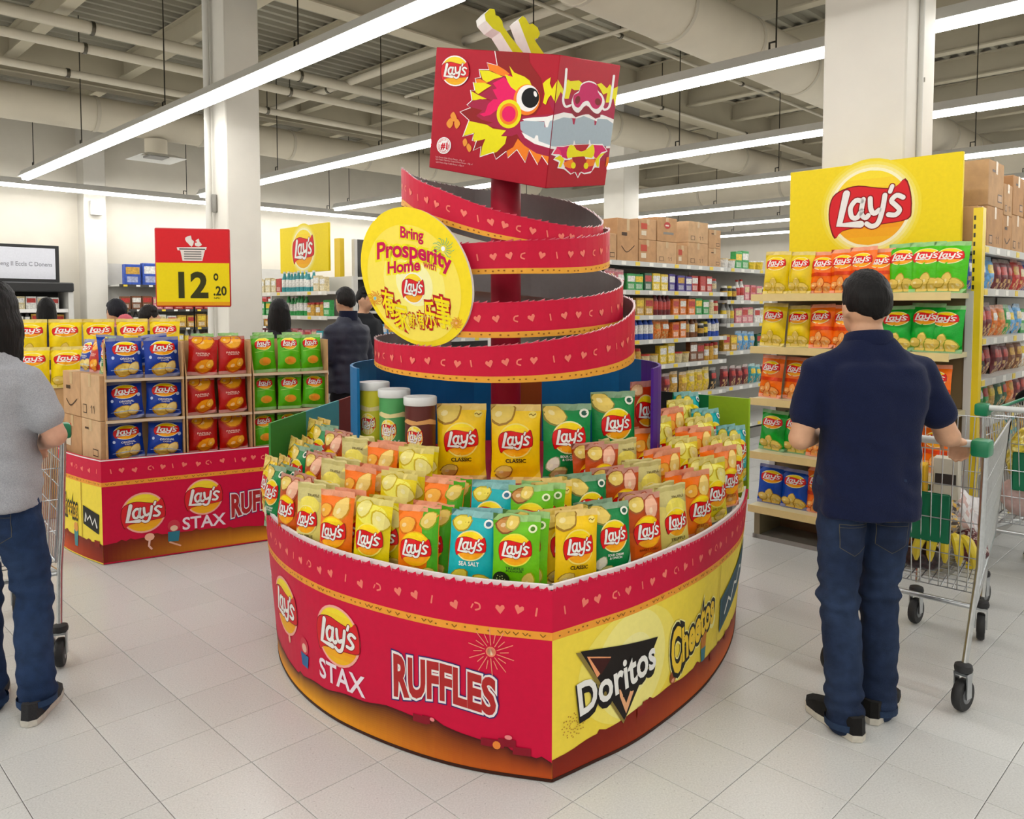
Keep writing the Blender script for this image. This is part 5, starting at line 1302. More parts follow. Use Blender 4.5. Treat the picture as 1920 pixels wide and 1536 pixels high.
def build_wall_units():
    rz = R45; rnd = random.Random(31); loc = A(15.0, 1.0); fr = frame(loc, rz)
    t = thing('chiller_cabinet', 'black framed chiller cabinet with white sign on the far left wall', 'chiller', loc, rz)
    mb = MB(); mb.box(0, 3.25, .6, .8, 0, 1.95, H('3a3a3a')); mb.build('cabinet_back', 'enamel', t)
    mb = MB(); mb.bevel_box(-.02, 3.3, -.06, .8, 1.80, 1.96, H('232324'), .02, 1); mb.build('canopy', 'enamel', t)
    mb = MB(); mb.box(3.22, 3.3, 0, .8, 0, 1.8, H('d8d6d0')); mb.build('end_panel', 'enamel', t)
    for z in (.5, .85, 1.2, 1.5):
        mb = MB(); mb.box(.02, 3.22, .05, .6, z - .03, z, H('e4e2dc')); s = mb.build('shelf', 'enamel', t); mb = MB(); mb.box(.02, 3.22, .03, .049, z - .05, z + .01, H('f0eee8')); mb.build('price_rail', 'plastic', s)
    sg = thing('menu_sign', 'white lettered sign with black frame above the chiller', 'sign', fr(0, .1, 1.965), rz)
    mb = MB(); mb.box(-.5, 3.12, 0, .05, 0, .62, H('222223')); mb.build('sign_frame', 'enamel', sg); mb = MB(); mb.box(-.46, 3.06, -.004, -.0005, .05, .57, H('e9eaf2')); mb.build('sign_panel', 'print', sg)
    a = Art(); a.text('Cheeng II Eccls C Donens', 2.56, .30, .07, H('8f8f98'), .012, width=.9)
    for q in range(5): chip(a, 1.72 - .06 * (q % 2) + .03 * q, .18 + .07 * q, .09, q, 'efe0a0', 'c8a850')
    a.build('lettering', 'ink', planar((0, -.004, 0), (1, 0, 0), (0, 0, 1), (0, -1, 0)), sg)
    for i, (z, sq) in enumerate(((1.5, [('packet', 'white', 4), ('packet', 'pink', 2), ('packet', 'beige', 4)]), (1.2, [('bottle', 'black', 2), ('packet', 'gold', 3), ('pouch', 'yellow', 2), ('packet', 'orange', 3)]), (.85, [('packet', 'white', 3), ('packet', 'black', 1), ('packet', 'grey', 3)]))):
        fill_shelf(fr, rz, .9, 3.2, .2, z, sq, 'far left chiller', LV[i], rnd, 1.2)
    loc = A(15.1, 5.08); fr = frame(loc, rz); zs = [.4, .8, 1.15, 1.5, 1.95]
    rack('grocery_rack', 'white wall rack with blue packs left of the price sign', loc, rz, 3.6, .6, zs, 2.35, rail='3a3836', bays=2, back='c9c6be')
    fill_shelf(fr, rz, .12, 1.5, .15, 1.95, [('packet', 'blue', 2), ('packet', 'white', 1), ('packet', 'blue', 1)], 'wall rack', 'top', rnd, 2.2)
    for i, (z, sq) in enumerate(((1.5, [('packet', 'brown', 3), ('packet', 'pink', 2), ('packet', 'red', 5)]), (1.15, [('bottle', 'black', 4), ('packet', 'white', 3), ('packet', 'gold', 4)]), (.8, [('packet', 'yellow', 6), ('bottle', 'grey', 3), ('packet', 'red', 2)]))): fill_shelf(fr, rz, .05, 3.4, .15, z, sq, 'wall rack', LV[i + 1], rnd, 1.35)

# ------------------------------------------------------------------ the second display island at the left
def build_island():
    C = Vector((-2.45, 4.66, 0)); dR = Vector((.862, .507, 0)); dL = Vector((-.74, .672, 0))
    root = thing('display_island', 'red and yellow crisp display island left of the dragon display', 'display stand', (0, 0, 0))
    Hh = .635
    pr = [(C + dR * s)[:2] for s in (0, .5, 1.0, 1.5)]; pr = [(p[0], p[1]) for p in pr]
    q = C + dL * .75; pl = [(C.x, C.y), (C.x - .22, C.y + .16), (C.x - .46, C.y + .38), (C.x - .62, C.y + .66), (C.x - .70, C.y + 1.0)]
    WRt = Wall(pr, 12, Hh, 1, 0.0); WLt = Wall(pl, 16, Hh, 1, 0.0)
    for W_ in (WRt, WLt):
        if W_.pt(.3, 0, .1).y > W_.pt(.3, 0, 0).y: W_.out = -W_.out
    for W_, col, sd in ((WRt, RED, 1), (WLt, YEL, 2)):
        W_.strip('base_board', .004, .472, col, root); W_.strip('orange_band', .472, .498, ORG, root, .001, .013); W_.strip('belly_band', .498, Hh, RED, root)
        W_.strip('rim_edge', Hh - .008, Hh - .001, H('f3e4e4'), root, .0015, .016)
        a = Art(); a.hold = True; trim_art(a, .05, W_.L - .02, .562, random.Random(sd + 20)); a.build('heart_print', 'ink', W_.pt, root, us=W_.us)
        a = Art(); a.hold = True; dots_art(a, .03, W_.L - .02, .485, random.Random(sd + 25)); a.build('dot_print', 'ink', W_.pt, root, us=W_.us, base=.0022)
    def palR(u, v):
        return mixc(mixc(H('7a2010'), H('f0a020'), min(1, u * 1.6)), H('6a1410'), max(0, min(1, (v - .2) * 1.1)))
    def palL(u, v):
        return mixc(mixc(H('8a2410'), H('d9541a'), min(1, u * 2)), H('6a1a10'), max(0, min(1, (v - .2) * 1.1)))
    ground_band(WRt, root, lambda u: .12 + .02 * math.sin(u * 6), palR, 'ground_print', 4); ground_band(WLt, root, lambda u: .12 + .01 * math.sin(u * 5), palL, 'ground_print', 9)
    b = Art(); b.logo(.225, .29, .115, .115); b.lv = 0; b.logo(.575, .345, .105, .105); b.lv = 0; b.text('STAX', .575, .19, .075, H('f6e6ee'), .02, width=.26); b.lv = 0; ruffles(b, .93, .275, .2, 1.9); b.lv = 0
    b.ell(.395, .185, .036, .038, H('d03a4a'), 14); b.ell(.395, .17, .022, .018, H('f0c8a8'), 12); b.poly([(.36, .15), (.43, .15), (.42, .085), (.36, .09)], H('2f7a8c')); b.stroke([(.37, .085), (.43, .055)], .01, H('e8b090'))
    b.ell(.255, .135, .028, .024, H('f3b89a'), 12); b.stroke([(.255, .115), (.25, .08), (.265, .06)], .012, H('f0c0b0'))
    b.build('brand_print', 'ink', WRt.pt, root, us=WRt.us, base=.0022)
    b = Art(); b.tf = lambda x, y: (-x, y)
    for bb, cc in ((.14, H('f8e43a')), (.10, H('1a1610')), (.0, H('f6c62a'))): b.text('Cheetos', -.42, .30, .13, cc, bb, width=.24 + bb * .08)
    b.poly([(-.225, .335), (-.03, .30), (-.04, .18), (-.225, .22)], H('1d1c1a')); b.stroke([(-.20, .24), (-.19, .29), (-.17, .25), (-.14, .28), (-.11, .23), (-.08, .27), (-.06, .22)], .014, WHITE)
    b.poly([(-.36, .16), (-.30, .16), (-.31, .06), (-.35, .06)], H('4a8a90')); b.ell(-.33, .18, .03, .03, H('e8a050'), 12); b.stroke([(-.245, .13), (-.245, .47)], .008, H('c8a020'))
    b.rect(-.09, .1, -.03, .14, H('8a2418'))
    b.build('brand_print', 'ink', WLt.pt, root, us=WLt.us, base=.0025)
    mb = MB(); pts = [WLt.pt(u, 0, -.012) for u in reversed(WLt.us)] + [WRt.pt(u, 0, -.012) for u in WRt.us] + [C + dR * 1.5 + Vector((-.5, .86, 0)) * 1.0, C + Vector((-.4, 1.7, 0))]
    mb.prism([(p.x, p.y) for p in pts], .56, .60, H('cfae84')); mb.build('deck', 'card', root)
    WBk = Wall([(C.x - .70, C.y + 1.0), (C.x - .6, C.y + 1.45), (C.x - .2, C.y + 1.7), (C.x + .4, C.y + 1.72), tuple((C + dR * 1.5 + Vector((-.5, .86, 0)) * .6)[:2]), tuple((C + dR * 1.5)[:2])], 20, Hh, 1, 0.0)
    if WBk.pt(WBk.L / 2, 0, .1).y < WBk.pt(WBk.L / 2, 0, 0).y: WBk.out = -WBk.out
    WBk.strip('rear_board', .004, Hh, RED, root)
    # tray cartons, three columns by three layers, with bags facing out
    rz = math.atan2(dR.y, dR.x); O = C + dR * .035 + Vector((-dR.y, dR.x, 0)) * .02; fr = frame(O, rz)
    rnd = random.Random(9); zb = .602; hh = .250
    cols = [('blue', .0, .44, 2, 'blue'), ('crimson', .45, .40, 2, 'red'), ('limegreen', .86, .50, 3, 'lime green')]
    lv = ['bottom', 'middle', 'top']
    for kind, x0, w, n, nm in cols:
        for r in range(3):
            z0 = zb + r * hh
            t = thing('tray_carton', 'open cardboard tray of %s crisp bags, %s layer of the island' % (nm, lv[r]), 'carton', fr(x0, 0, z0), rz, 'tray cartons on the island')
            d = .30; cc = H('c59a6a')
            tp = hh - .004 if r < 2 else hh * .9
            mb = MB(); mb.box(0, w, 0, d, 0, .008, cc); mb.build('tray_floor', 'card', t)
            mb = MB(); mb.add([(0, 0, .008), (.008, 0, .008), (.008, d, .008), (0, d, .008), (0, .0 if r < 2 else .12, tp), (.008, .0 if r < 2 else .12, tp), (.008, d, tp), (0, d, tp)], [(0, 1, 2, 3), (4, 5, 6, 7), (0, 1, 5, 4), (1, 2, 6, 5), (2, 3, 7, 6), (3, 0, 4, 7)], cc); mb.build('tray_side', 'card', t)
            mb = MB(); mb.box(w - .008, w, .0, d, .008, tp, cc); mb.build('tray_side', 'card', t)
            mb = MB(); mb.box(.008, w - .008, d - .008, d, .008, tp, cc); mb.build('tray_back', 'card', t)
            mb = MB(); mb.box(.0, w, -.004, .004, -.004, .012, H('d8c0a0')); mb.build('tray_lip', 'card', t)
            for i in range(n):
                bw = (w - .02) / n
                x = x0 + .01 + bw * (i + .5); lab = '%s crisp bag, %s from the left in the %s layer of the island' % (nm, ORD[i], lv[r])
                BAGS[kind].place(fr(x, .05 + .02 * rnd.random(), z0 + .01), (math.radians(rnd.uniform(-9, -3)), math.radians(rnd.uniform(-4, 4)), rz + rnd.uniform(-.15, .15)), lab, 'crisp bags in the island trays', (min(1.05, bw / BAGS[kind].w * .98), 1, .95 if r < 2 else 1.02))
    # lime bags lying on top at the back
    for i, (x, y) in enumerate(((.60, .22), (.78, .24), (1.0, .26), (1.2, .22))):
        BAGS['limegreen'].place(fr(x, y, zb + 3 * hh - .19), (math.radians(-18), 0, rz + .2 * (i % 2)), 'lime crisp bag laid %s from the left on top of the island' % ORD[i], 'bags heaped on top of the island', .9)
    BAGS['blue'].place(fr(.06, .22, zb + 3 * hh - .17), (math.radians(-25), .1, rz + .3), 'blue crisp bag heaped at the left top corner of the island', 'bags heaped on top of the island', .85)
    BAGS['blue'].place(fr(.3, .24, zb + 3 * hh - .17), (math.radians(-25), -.1, rz - .2), 'blue crisp bag heaped behind the top blue bags', 'bags heaped on top of the island', .85)
    # stacked plain cartons on the left flank
    rl = math.atan2(-dL.y, -dL.x); fl = frame(C + dL * .03 + Vector((dL.y, -dL.x, 0)) * -.035, rl)
    for (x, z, w, h, lab, mk) in ((-.21, .602, .30, .25, 'brown carton on the island left flank, bottom layer near the corner', 4), (-.52, .602, .30, .25, 'brown carton on the island left flank, bottom layer far end', 3), (-.21, .854, .30, .28, 'brown carton on the island left flank, upper layer near the corner', 0), (-.52, .854, .30, .28, 'brown carton on the island left flank, upper layer far end', 1)):
        carton(fl(x, .22, z), rl, w, .30, h, lab, mk, 'plain cartons on the island')
    for i, (k, x) in enumerate((('green', -.10), ('crimson', -.26), ('blue', -.40))):
        BAGS[k].place(fl(x, .12, 1.137), (math.radians(-10), 0, rl + .1), '%s bag standing on the flank cartons of the island, %s from the corner' % (('dark green', 'red', 'blue')[i], ORD[i]), 'bags on the flank cartons', .85)
    # yellow bags on a tall cardboard bin behind
    bin_ = thing('cardboard_bin', 'plain cardboard bin full of yellow crisp bags behind the island', 'bin', (-3.2, 6.0, 0), .5)
    mb = MB(); mb.bevel_box(-.75, .62, -.2, .3, 0, 1.06, H('c8a070'), .01, 1); mb.build('bin_body', 'card', bin_)
    fb = frame((-3.2, 6.0, 1.06), .5)
    for i in range(6):
        BAGS['canary'].place(fb(-.62 + .225 * i, -.10, .10), (math.radians(-8), 0, .5 + rnd.uniform(-.15, .15)), 'bright yellow crisp bag in the cardboard bin, upper row, %s from the left' % ORD[i], 'yellow bags in the cardboard bin')
    for i in range(6):
        BAGS['canary'].place(fb(-.6 + .22 * i, -.22, -.10), (math.radians(-6), 0, .5 + rnd.uniform(-.15, .15)), 'bright yellow crisp bag on the bin front, lower row, %s from the left' % ORD[i], 'yellow bags in the cardboard bin')
    # price sign on a thin rod
    p = at_depth(362, 502, 5.35); t = thing('price_sign', 'red and yellow price sign showing 12 above the island', 'sign', (p.x, p.y, 1.30), .22)
    z0 = p.z - 1.30; w, h = .48, .53
    mb = MB(); mb.tube([(0, .012, 0), (0, .012, z0 - h / 2)], .005, H('1c1c1c'), 6); mb.build('rod', 'metal', t)
    mb = MB(); mb.bevel_box(-w / 2, w / 2, 0, .02, z0 - h / 2, z0 + h / 2, H('c8141c'), .01, 2); mb.build('sign_frame', 'plastic', t)
    a = Art(); a.rect(-w / 2 + .008, -h / 2 + .01, w / 2 - .008, h * .06, H('fbe10a')); a.rect(-w / 2 + .008, -h / 2 + .01, w / 2 - .008, -h / 2 + .035, H('f2a81a')); a.rect(-w / 2 + .01, h * .06, w / 2 - .01, h / 2 - .01, H('e0222a'))
    k = H('3a3a12')
    a.text('12', .0, -.115, .165, k, .035, width=.19); a.text('.20', .17, -.155, .06, k, .03, width=.085); a.ell(.145, -.062, .016, .026, k, 12); a.ell(.145, -.062, .008, .012, H('fbe10a'), 10); a.text('NPU', .15, -.205, .014, k, .01)
    Wt = H('f6ece4'); a.poly([(-.08, .125), (.08, .125), (.06, .045), (-.065, .045)], Wt); a.poly([(-.10, .135), (.09, .14), (.085, .12), (-.095, .115)], Wt); a.rect(-.085, .120, .08, .128, H('4a4a48'))
    for i in range(4): a.rect(-.055, .055 + i * .016, .055, .063 + i * .016, H('8a8680'))
    a.poly([(-.045, .20), (-.01, .215), (-.005, .19), (.01, .175), (-.005, .14), (-.03, .165), (-.04, .175)], Wt, 2); a.poly([(.015, .15), (.02, .18), (.04, .195), (.045, .175), (.06, .155), (.04, .142)], Wt, 2); a.ell(.022, .172, .006, .006, H('e0222a'), 8)
    a.build('sign_print', 'ink', planar((0, 0, z0), (1, 0, 0), (0, 0, 1), (0, -1, 0)), t)

# ------------------------------------------------------------------ shopping carts
def build_cart(label, loc, rz, guard=False):
    t = thing('shopping_cart', label, 'shopping cart', loc, rz, 'wire shopping carts'); ch = H('b9bcbe'); gr = H('0f7a50')
    P = lambda s, y, z, hw: (s * hw, y, z)
    # four basket corners: rear/front x top/bottom
    RT, RB, FT, FB = (.29, .07, .985), (.255, .12, .42), (.20, .93, 1.02), (.17, .84, .50)
    V = lambda c, s: Vector((c[0] * s, c[1], c[2]))
    lerp = lambda a, b, k: a + (b - a) * k
    def wires(name, segs, r=.0024):
        mb = MB()
        for a, b in segs: mb.tube([a, b], r, ch, 5)
        return tag(mb.build(name, 'metal', t), kind='stuff')
    for s in (-1, 1):
        rt, rb, ft, fb = V(RT, s), V(RB, s), V(FT, s), V(FB, s); segs = []
        for k in range(1, 22): segs.append((lerp(rt, ft, k / 22), lerp(rb, fb, k / 22)))
        for k in (.2, .4, .6, .8): segs.append((lerp(rt, rb, k), lerp(ft, fb, k)))
        wires('side_wires', segs)
        mb = MB(); mb.tube([rt, ft, fb, rb, rt], .006, ch, 8, closed=False); mb.build('side_rail', 'metal', t)
        if not guard: continue
        mb = MB(); g0, g1 = lerp(rt, ft, .02), lerp(rt, ft, .98); mb.tube([g0 + Vector((0, 0, .008)), g1 + Vector((0, 0, .008))], .009, gr if s == -1 or True else ch, 8); mb.build('rim_guard', 'plastic', t)
    for name, T, Bq, n in (('rear_wires', RT, RB, 15), ('front_wires', FT, FB, 11)):
        a, b, c, d = V(T, -1), V(T, 1), V(Bq, -1), V(Bq, 1); segs = [(lerp(a, b, k / n), lerp(c, d, k / n)) for k in range(1, n)] + [(lerp(a, c, k), lerp(b, d, k)) for k in (0, .25, .5, .75, 1)]
        wires(name, segs)
    segs = []; a, b, c, d = V(RB, -1), V(RB, 1), V(FB, -1), V(FB, 1)
    for k in range(0, 13): segs.append((lerp(a, b, k / 12), lerp(c, d, k / 12)))
    for k in range(0, 17): segs.append((lerp(a, c, k / 16), lerp(b, d, k / 16)))
    wires('floor_wires', segs)
    # handle
    mb = MB(); mb.tube([(-.25, -.0, 1.03), (.25, -.0, 1.03)], .015, H('d9dcd8'), 12); mb.build('handle_bar', 'plastic', t)
    for s in (-1, 1):
        mb = MB(); mb.bevel_box(min(s * .25, s * .315), max(s * .25, s * .315), -.03, .05, .985, 1.05, gr, .012, 2); mb.build('handle_end', 'plastic', t)
        mb = MB(); mb.tube([(s * .29, .03, 1.0), (s * .275, .06, .55), (s * .262, .05, .40), (s * .25, -.005, .175)], .0115, H('c4c7c9'), 10); mb.build('rear_leg', 'metal', t)
        mb = MB(); mb.tube([(s * .26, .06, .385), (s * .20, .45, .36), (s * .145, .80, .34), (s * .14, .78, .20)], .0105, H('c4c7c9'), 10); mb.build('chassis_rail', 'metal', t)
    mb = MB(); mb.tube([(-.26, .06, .385), (.26, .06, .385)], .010, H('c4c7c9'), 10); mb.build('cross_rail', 'metal', t)
    mb = MB(); mb.bevel_box(-.16, .16, .10, .108, .60, .80, H('0c6a46'), .006, 1); mb.build('seat_flap', 'plastic', t)
    wm = MB(); wm.lathe([(.03, -.0165), (.056, -.0165), (.0615, -.010), (.0625, 0), (.0615, .010), (.056, .0165), (.03, .0165)], H('1b1b1c'), 24, Matrix.Rotation(PI / 2, 4, 'Y')); wme = wm.mesh('wheel', 'rubber')
    hm = MB(); hm.lathe([(.008, -.019), (.03, -.0185), (.03, .0185), (.008, .019)], H('6a6c6e'), 16, Matrix.Rotation(PI / 2, 4, 'Y')); hme = hm.mesh('hub', 'plastic')
    fk = MB()
    for s in (-1, 1): fk.box(s * .0235 - .0025, s * .0235 + .0025, -.02, .016, -.008, .085, H('b4b7b9'))
    fk.box(-.026, .026, -.022, .022, .08, .09, H('b4b7b9')); fme = fk.mesh('fork', 'metal')
    bm_ = MB(); bm_.lathe([(.022, .088), (.031, .094), (.033, .105), (.030, .118), (.02, .122)], H('232324'), 18); bme = bm_.mesh('bumper', 'rubber')
    for (x, y) in ((-.25, -.02), (.25, -.02), (-.14, .765), (.14, .765)):
        c = link('fork', fme, t, (x, y, .0635)); c.rotation_euler = (0, 0, random.uniform(-.3, .3))
        link('wheel', wme, c); link('hub', hme, c); link('bumper', bme, c)
    return t
def lump(name, label, cat, loc, size, col, seed, mat='goods', group='groceries in the cart', cols=None):
    bm = bmesh.new(); bmesh.ops.create_icosphere(bm, subdivisions=4, radius=1)
    for q in bm.verts:
        n = noise.noise(q.co * 1.3 + Vector((seed * 3.1, 0, 0))) * .28 + noise.noise(q.co * 3.2 + Vector((0, seed, 0))) * .12
        q.co = q.co * (1 + n); q.co = Vector((q.co.x * size[0], q.co.y * size[1], max(-.92, q.co.z) * size[2]))
    bm.verts.index_update(); mb = MB(); mb.add([q.co + Vector((0, 0, size[2] * .92)) for q in bm.verts], [[q.index for q in f.verts] for f in bm.faces], [(H(cols[int(abs(noise.noise(f.calc_center_median() * 9 + Vector((seed, 0, 0)))) * 17) % len(cols)]) if cols else H(col)) for f in bm.faces], True); bm.free()
    return tag(mb.build(name, mat, None, loc), label, cat, group)
def banana_bunch(loc, rz):
    t = thing('banana_bunch', 'bunch of yellow bananas on the floor of the near cart', 'bananas', loc, rz, 'groceries in the cart')
    for k in range(5):
        a = -.5 + .25 * k; pts = []; rs = []
        for j in range(9):
            q = j / 8; an = -.3 + q * 2.0; r = .105
            p = Vector((math.sin(a) * (r * math.sin(an) * .8 + .02), -.03 * k + math.cos(a) * .02, .12 - r * (math.cos(an)) + r * .35)); p = Vector((.028 * (k - 2) + .10 * math.sin(an) * math.sin(a), .11 - .115 * math.sin(an + .25) - .01 * abs(k - 2), .155 - .12 * (1 - math.cos(an - .3))))
            pts.append(p); rs.append(.006 + .015 * math.sin(PI * min(1, max(.02, q))) ** .5)
        mb = MB(); mb.tube(pts, rs, [H('e3c92e')] * 200 if False else H('e0c634'), 8); mb.build('banana', 'plastic', t)
    mb = MB(); mb.tube([(0, .12, .145), (0, .125, .19)], [.016, .011], H('6a5a22'), 8); mb.build('stalk', 'plastic', t)
def build_carts():
    rz = -math.atan2(.68, .73)
    build_cart('shopping cart full of groceries pushed by the man in navy polo', (1.56, 3.14, 0), rz)
    fr = frame((1.56, 3.14, 0), rz)
    lump('bread_bag', 'brown pastry bag at the left of the near cart', 'bag', fr(-.10, .36, .455), (.11, .13, .12), '8a4a22', 3, cols=['9a5a2a', 'b8753a', '6a3016'])
    lump('dark_fruit_bag', 'dark net of grapes in the near cart', 'bag', fr(.02, .26, .435), (.07, .08, .06), '2a1418', 5, cols=['2a1418', '3a1a20', '1a0e10'])
    lump('white_carrier_bag', 'white plastic carrier bag heaped in the near cart', 'bag', fr(.06, .56, .47), (.13, .15, .14), 'dcd8d6', 9, 'foil', cols=['e0dcda', 'cfcaca', 'c8a8a0'])
    lump('maroon_snack_bag', 'maroon bag beside the bananas in the near cart', 'bag', fr(.16, .42, .46), (.06, .08, .07), '6a2428', 12, cols=['6a2428', 'b8a8a0', '4a161a'])
    banana_bunch(fr(.12, .20, .44), rz + .2)
    for (x, y, z, w, d, h, c, c2, lab) in ((-.06, .34, .70, .13, .08, .17, 'd8a81c', '8a6a18', 'yellow food carton standing in the near cart'), (.07, .40, .72, .10, .07, .18, 'c8c0b0', '3a3230', 'patterned grey carton standing in the near cart')):
        t = thing('food_carton', lab, 'carton', fr(x, y, z), rz + .1, 'groceries in the cart'); mb = MB(); mb.bevel_box(-w / 2, w / 2, -d / 2, d / 2, 0, h, H(c), .004, 1); mb.build('box_body', 'print', t)
        mb = MB(); mb.box(-w / 2 + .01, w / 2 - .01, -d / 2 - .0015, -d / 2 - .0003, h * .35, h * .62, H(c2)); mb.build('label_print', 'print', t)
    lump('mixed_bag', 'grey and brown snack bag filling the middle of the near cart', 'bag', fr(.02, .36, .56), (.12, .10, .09), '8a8078', 22, cols=['9a9088', '4a3a34', 'c8b89a', 'd8a83a'])
    build_cart('second shopping cart at the right edge behind the near cart', (2.64, 3.87, 0), rz, True)
    fr = frame((2.64, 3.87, 0), rz)
    lump('yellow_bag', 'yellow bag inside the second cart', 'bag', fr(-.1, .3, .62), (.12, .12, .14), 'd8c23a', 31, cols=['d8c23a', 'e8dc8a', 'b89a2a']); lump('pink_white_bag', 'pale pink bag inside the second cart', 'bag', fr(-.12, .28, .44), (.11, .12, .11), 'd8b8b0', 35, 'foil')
    build_cart('shopping cart pushed by the woman in grey at the left', (-2.16, 3.20, 0), .62)

# ------------------------------------------------------------------ people (facing local +Y)
def fuse(name, mb, voxel, mat, col, parent, smooth=4, disp=None, colf=None):
    me = mb.mesh('tmp', mat); ob = link('tmp', me)
    m = ob.modifiers.new('r', 'REMESH'); m.mode = 'VOXEL'; m.voxel_size = voxel; m.use_smooth_shade = True
    if smooth: s = ob.modifiers.new('s', 'SMOOTH'); s.iterations = smooth; s.factor = .5
    dg = bpy.context.evaluated_depsgraph_get(); dg.update()
    ev = ob.evaluated_get(dg); new = bpy.data.meshes.new_from_object(ev)
    bpy.data.objects.remove(ob); bpy.data.meshes.remove(me)
    if disp:
        ns = [v.normal.copy() for v in new.vertices]
        for v, n in zip(new.vertices, ns): v.co = v.co + n * disp(v.co)
    for a in list(new.color_attributes): new.color_attributes.remove(a)
    ca = new.color_attributes.new('Col', 'FLOAT_COLOR', 'POINT'); buf = []
    for v in new.vertices:
        c = colf(v.co) if colf else col; buf += [c[0], c[1], c[2], 1]
    ca.data.foreach_set('color', buf)
    new.materials.clear(); new.materials.append(M[mat]); new.polygons.foreach_set('use_smooth', [True] * len(new.polygons)); new.name = name
    return link(name, new, parent)
def rings(mb, rs, n=20, power=2.4):
    """closed loft through super-elliptic rings (cx, cy, z, rx, ry)"""
    vs = []; fs = []
    for cx, cy, z, rx, ry in rs:
        for k in range(n):
            a = 2 * PI * k / n; c, s = math.cos(a), math.sin(a)
            vs.append((cx + rx * math.copysign(abs(c) ** (2 / power), c), cy + ry * math.copysign(abs(s) ** (2 / power), s), z))
    for i in range(len(rs) - 1):
        for k in range(n): fs.append((i * n + k, i * n + (k + 1) % n, (i + 1) * n + (k + 1) % n, (i + 1) * n + k))
    fs += [tuple(range(n - 1, -1, -1)), tuple((len(rs) - 1) * n + k for k in range(n))]
    return mb.add(vs, fs, (1, 1, 1), True)
def ball(mb, c, r, n=14):
    bm = bmesh.new(); bmesh.ops.create_uvsphere(bm, u_segments=n, v_segments=n, radius=1); bm.verts.index_update()
    r = (r, r, r) if not isinstance(r, tuple) else r
    mb.add([(c[0] + v.co.x * r[0], c[1] + v.co.y * r[1], c[2] + v.co.z * r[2]) for v in bm.verts], [[v.index for v in f.verts] for f in bm.faces], (1, 1, 1), True); bm.free()
def limb(mb, pts, rs, n=14):
    mb.tube(pts, rs, (1, 1, 1), n)
    ball(mb, pts[0], rs[0]); ball(mb, pts[-1], rs[-1])
def hand(mb, w, d, side, curl=.9):
    """palm and five unequal, bent fingers; d = pointing direction, fingers curl downwards"""
    d = Vector(d).normalized(); lat = d.cross(Vector((0, 0, 1))).normalized(); dn = lat.cross(d).normalized() * -1
    if dn.z > 0: dn = -dn
    w = Vector(w); c = w + d * .045
    ball(mb, c, (.038, .045, .018) if abs(d.y) > abs(d.x) else (.045, .038, .018), 10)
    for i, (o, L) in enumerate(((-.030, .062), (-.010, .074), (.010, .070), (.029, .056))):
        p = c + d * .032 + lat * o; a1, a2 = curl * .7, curl * 1.5
        q = p + (d * math.cos(a1) + dn * math.sin(a1)) * L * .5; r = q + (d * math.cos(a2) + dn * math.sin(a2)) * L * .35; s = r + (d * math.cos(a2 + .6) + dn * math.sin(a2 + .6)) * L * .3
        limb(mb, [p, q, r, s], [.0095, .009, .0085, .0075], 8)
    p = c - d * .015 - lat * side * .03; q = p + (d * .5 - lat * side * .6 + dn * .5) * .035; r = q + (d * .8 + dn * .5) * .03
    limb(mb, [p, q, r], [.011, .010, .008], 8)
def shoe(parent, ank, yaw, sc, up_col, sole_col, s=1.0):
    fr = frame((ank[0], ank[1], 0), yaw)
    def lo(z, k, w): # footprint, toe along +y
        pts = [(-.030, -.075), (-.036, -.03), (-.036, .03), (-.044, .10), (-.040, .155), (-.02, .185), (.012, .188), (.038, .165), (.046, .11), (.037, .03), (.034, -.03), (.026, -.075), (0, -.088)]
        return [fr(x * k * w * s, (y * k) * s + .0, z * s) for x, y in pts]
    mb = MB(); A_, B_ = lo(.002, 1, 1.02), lo(.026, 1.02, 1.04); n = len(A_); mb.add(A_ + B_, [tuple(range(n)), tuple(range(n, 2 * n))] + [(i, (i + 1) % n, (i + 1) % n + n, i + n) for i in range(n)], H(sole_col), False); mb.build('shoe_sole', 'rubber', parent)
    mb = MB(); L = [lo(.026, 1.0, 1.0), lo(.05, .98, .98)]
    top = [fr(x * s, y * s, z * s) for x, y, z in ((-.028, -.072, .085), (-.034, -.03, .085), (-.034, .02, .088), (-.034, .075, .075), (-.03, .13, .058), (-.016, .155, .052), (.01, .157, .052), (.03, .14, .056), (.036, .08, .075), (.034, .02, .088), (.032, -.03, .085), (.024, -.072, .085), (0, -.084, .088))]
    L.append(top); vs = [p for r in L for p in r]; fs = []
    for i in range(2):
        for k in range(n): fs.append((i * n + k, i * n + (k + 1) % n, (i + 1) * n + (k + 1) % n, (i + 1) * n + k))
    fs.append(tuple(2 * n + k for k in range(n))); mb.add(vs, fs, H(up_col), True); mb.build('shoe_upper', 'cloth', parent)
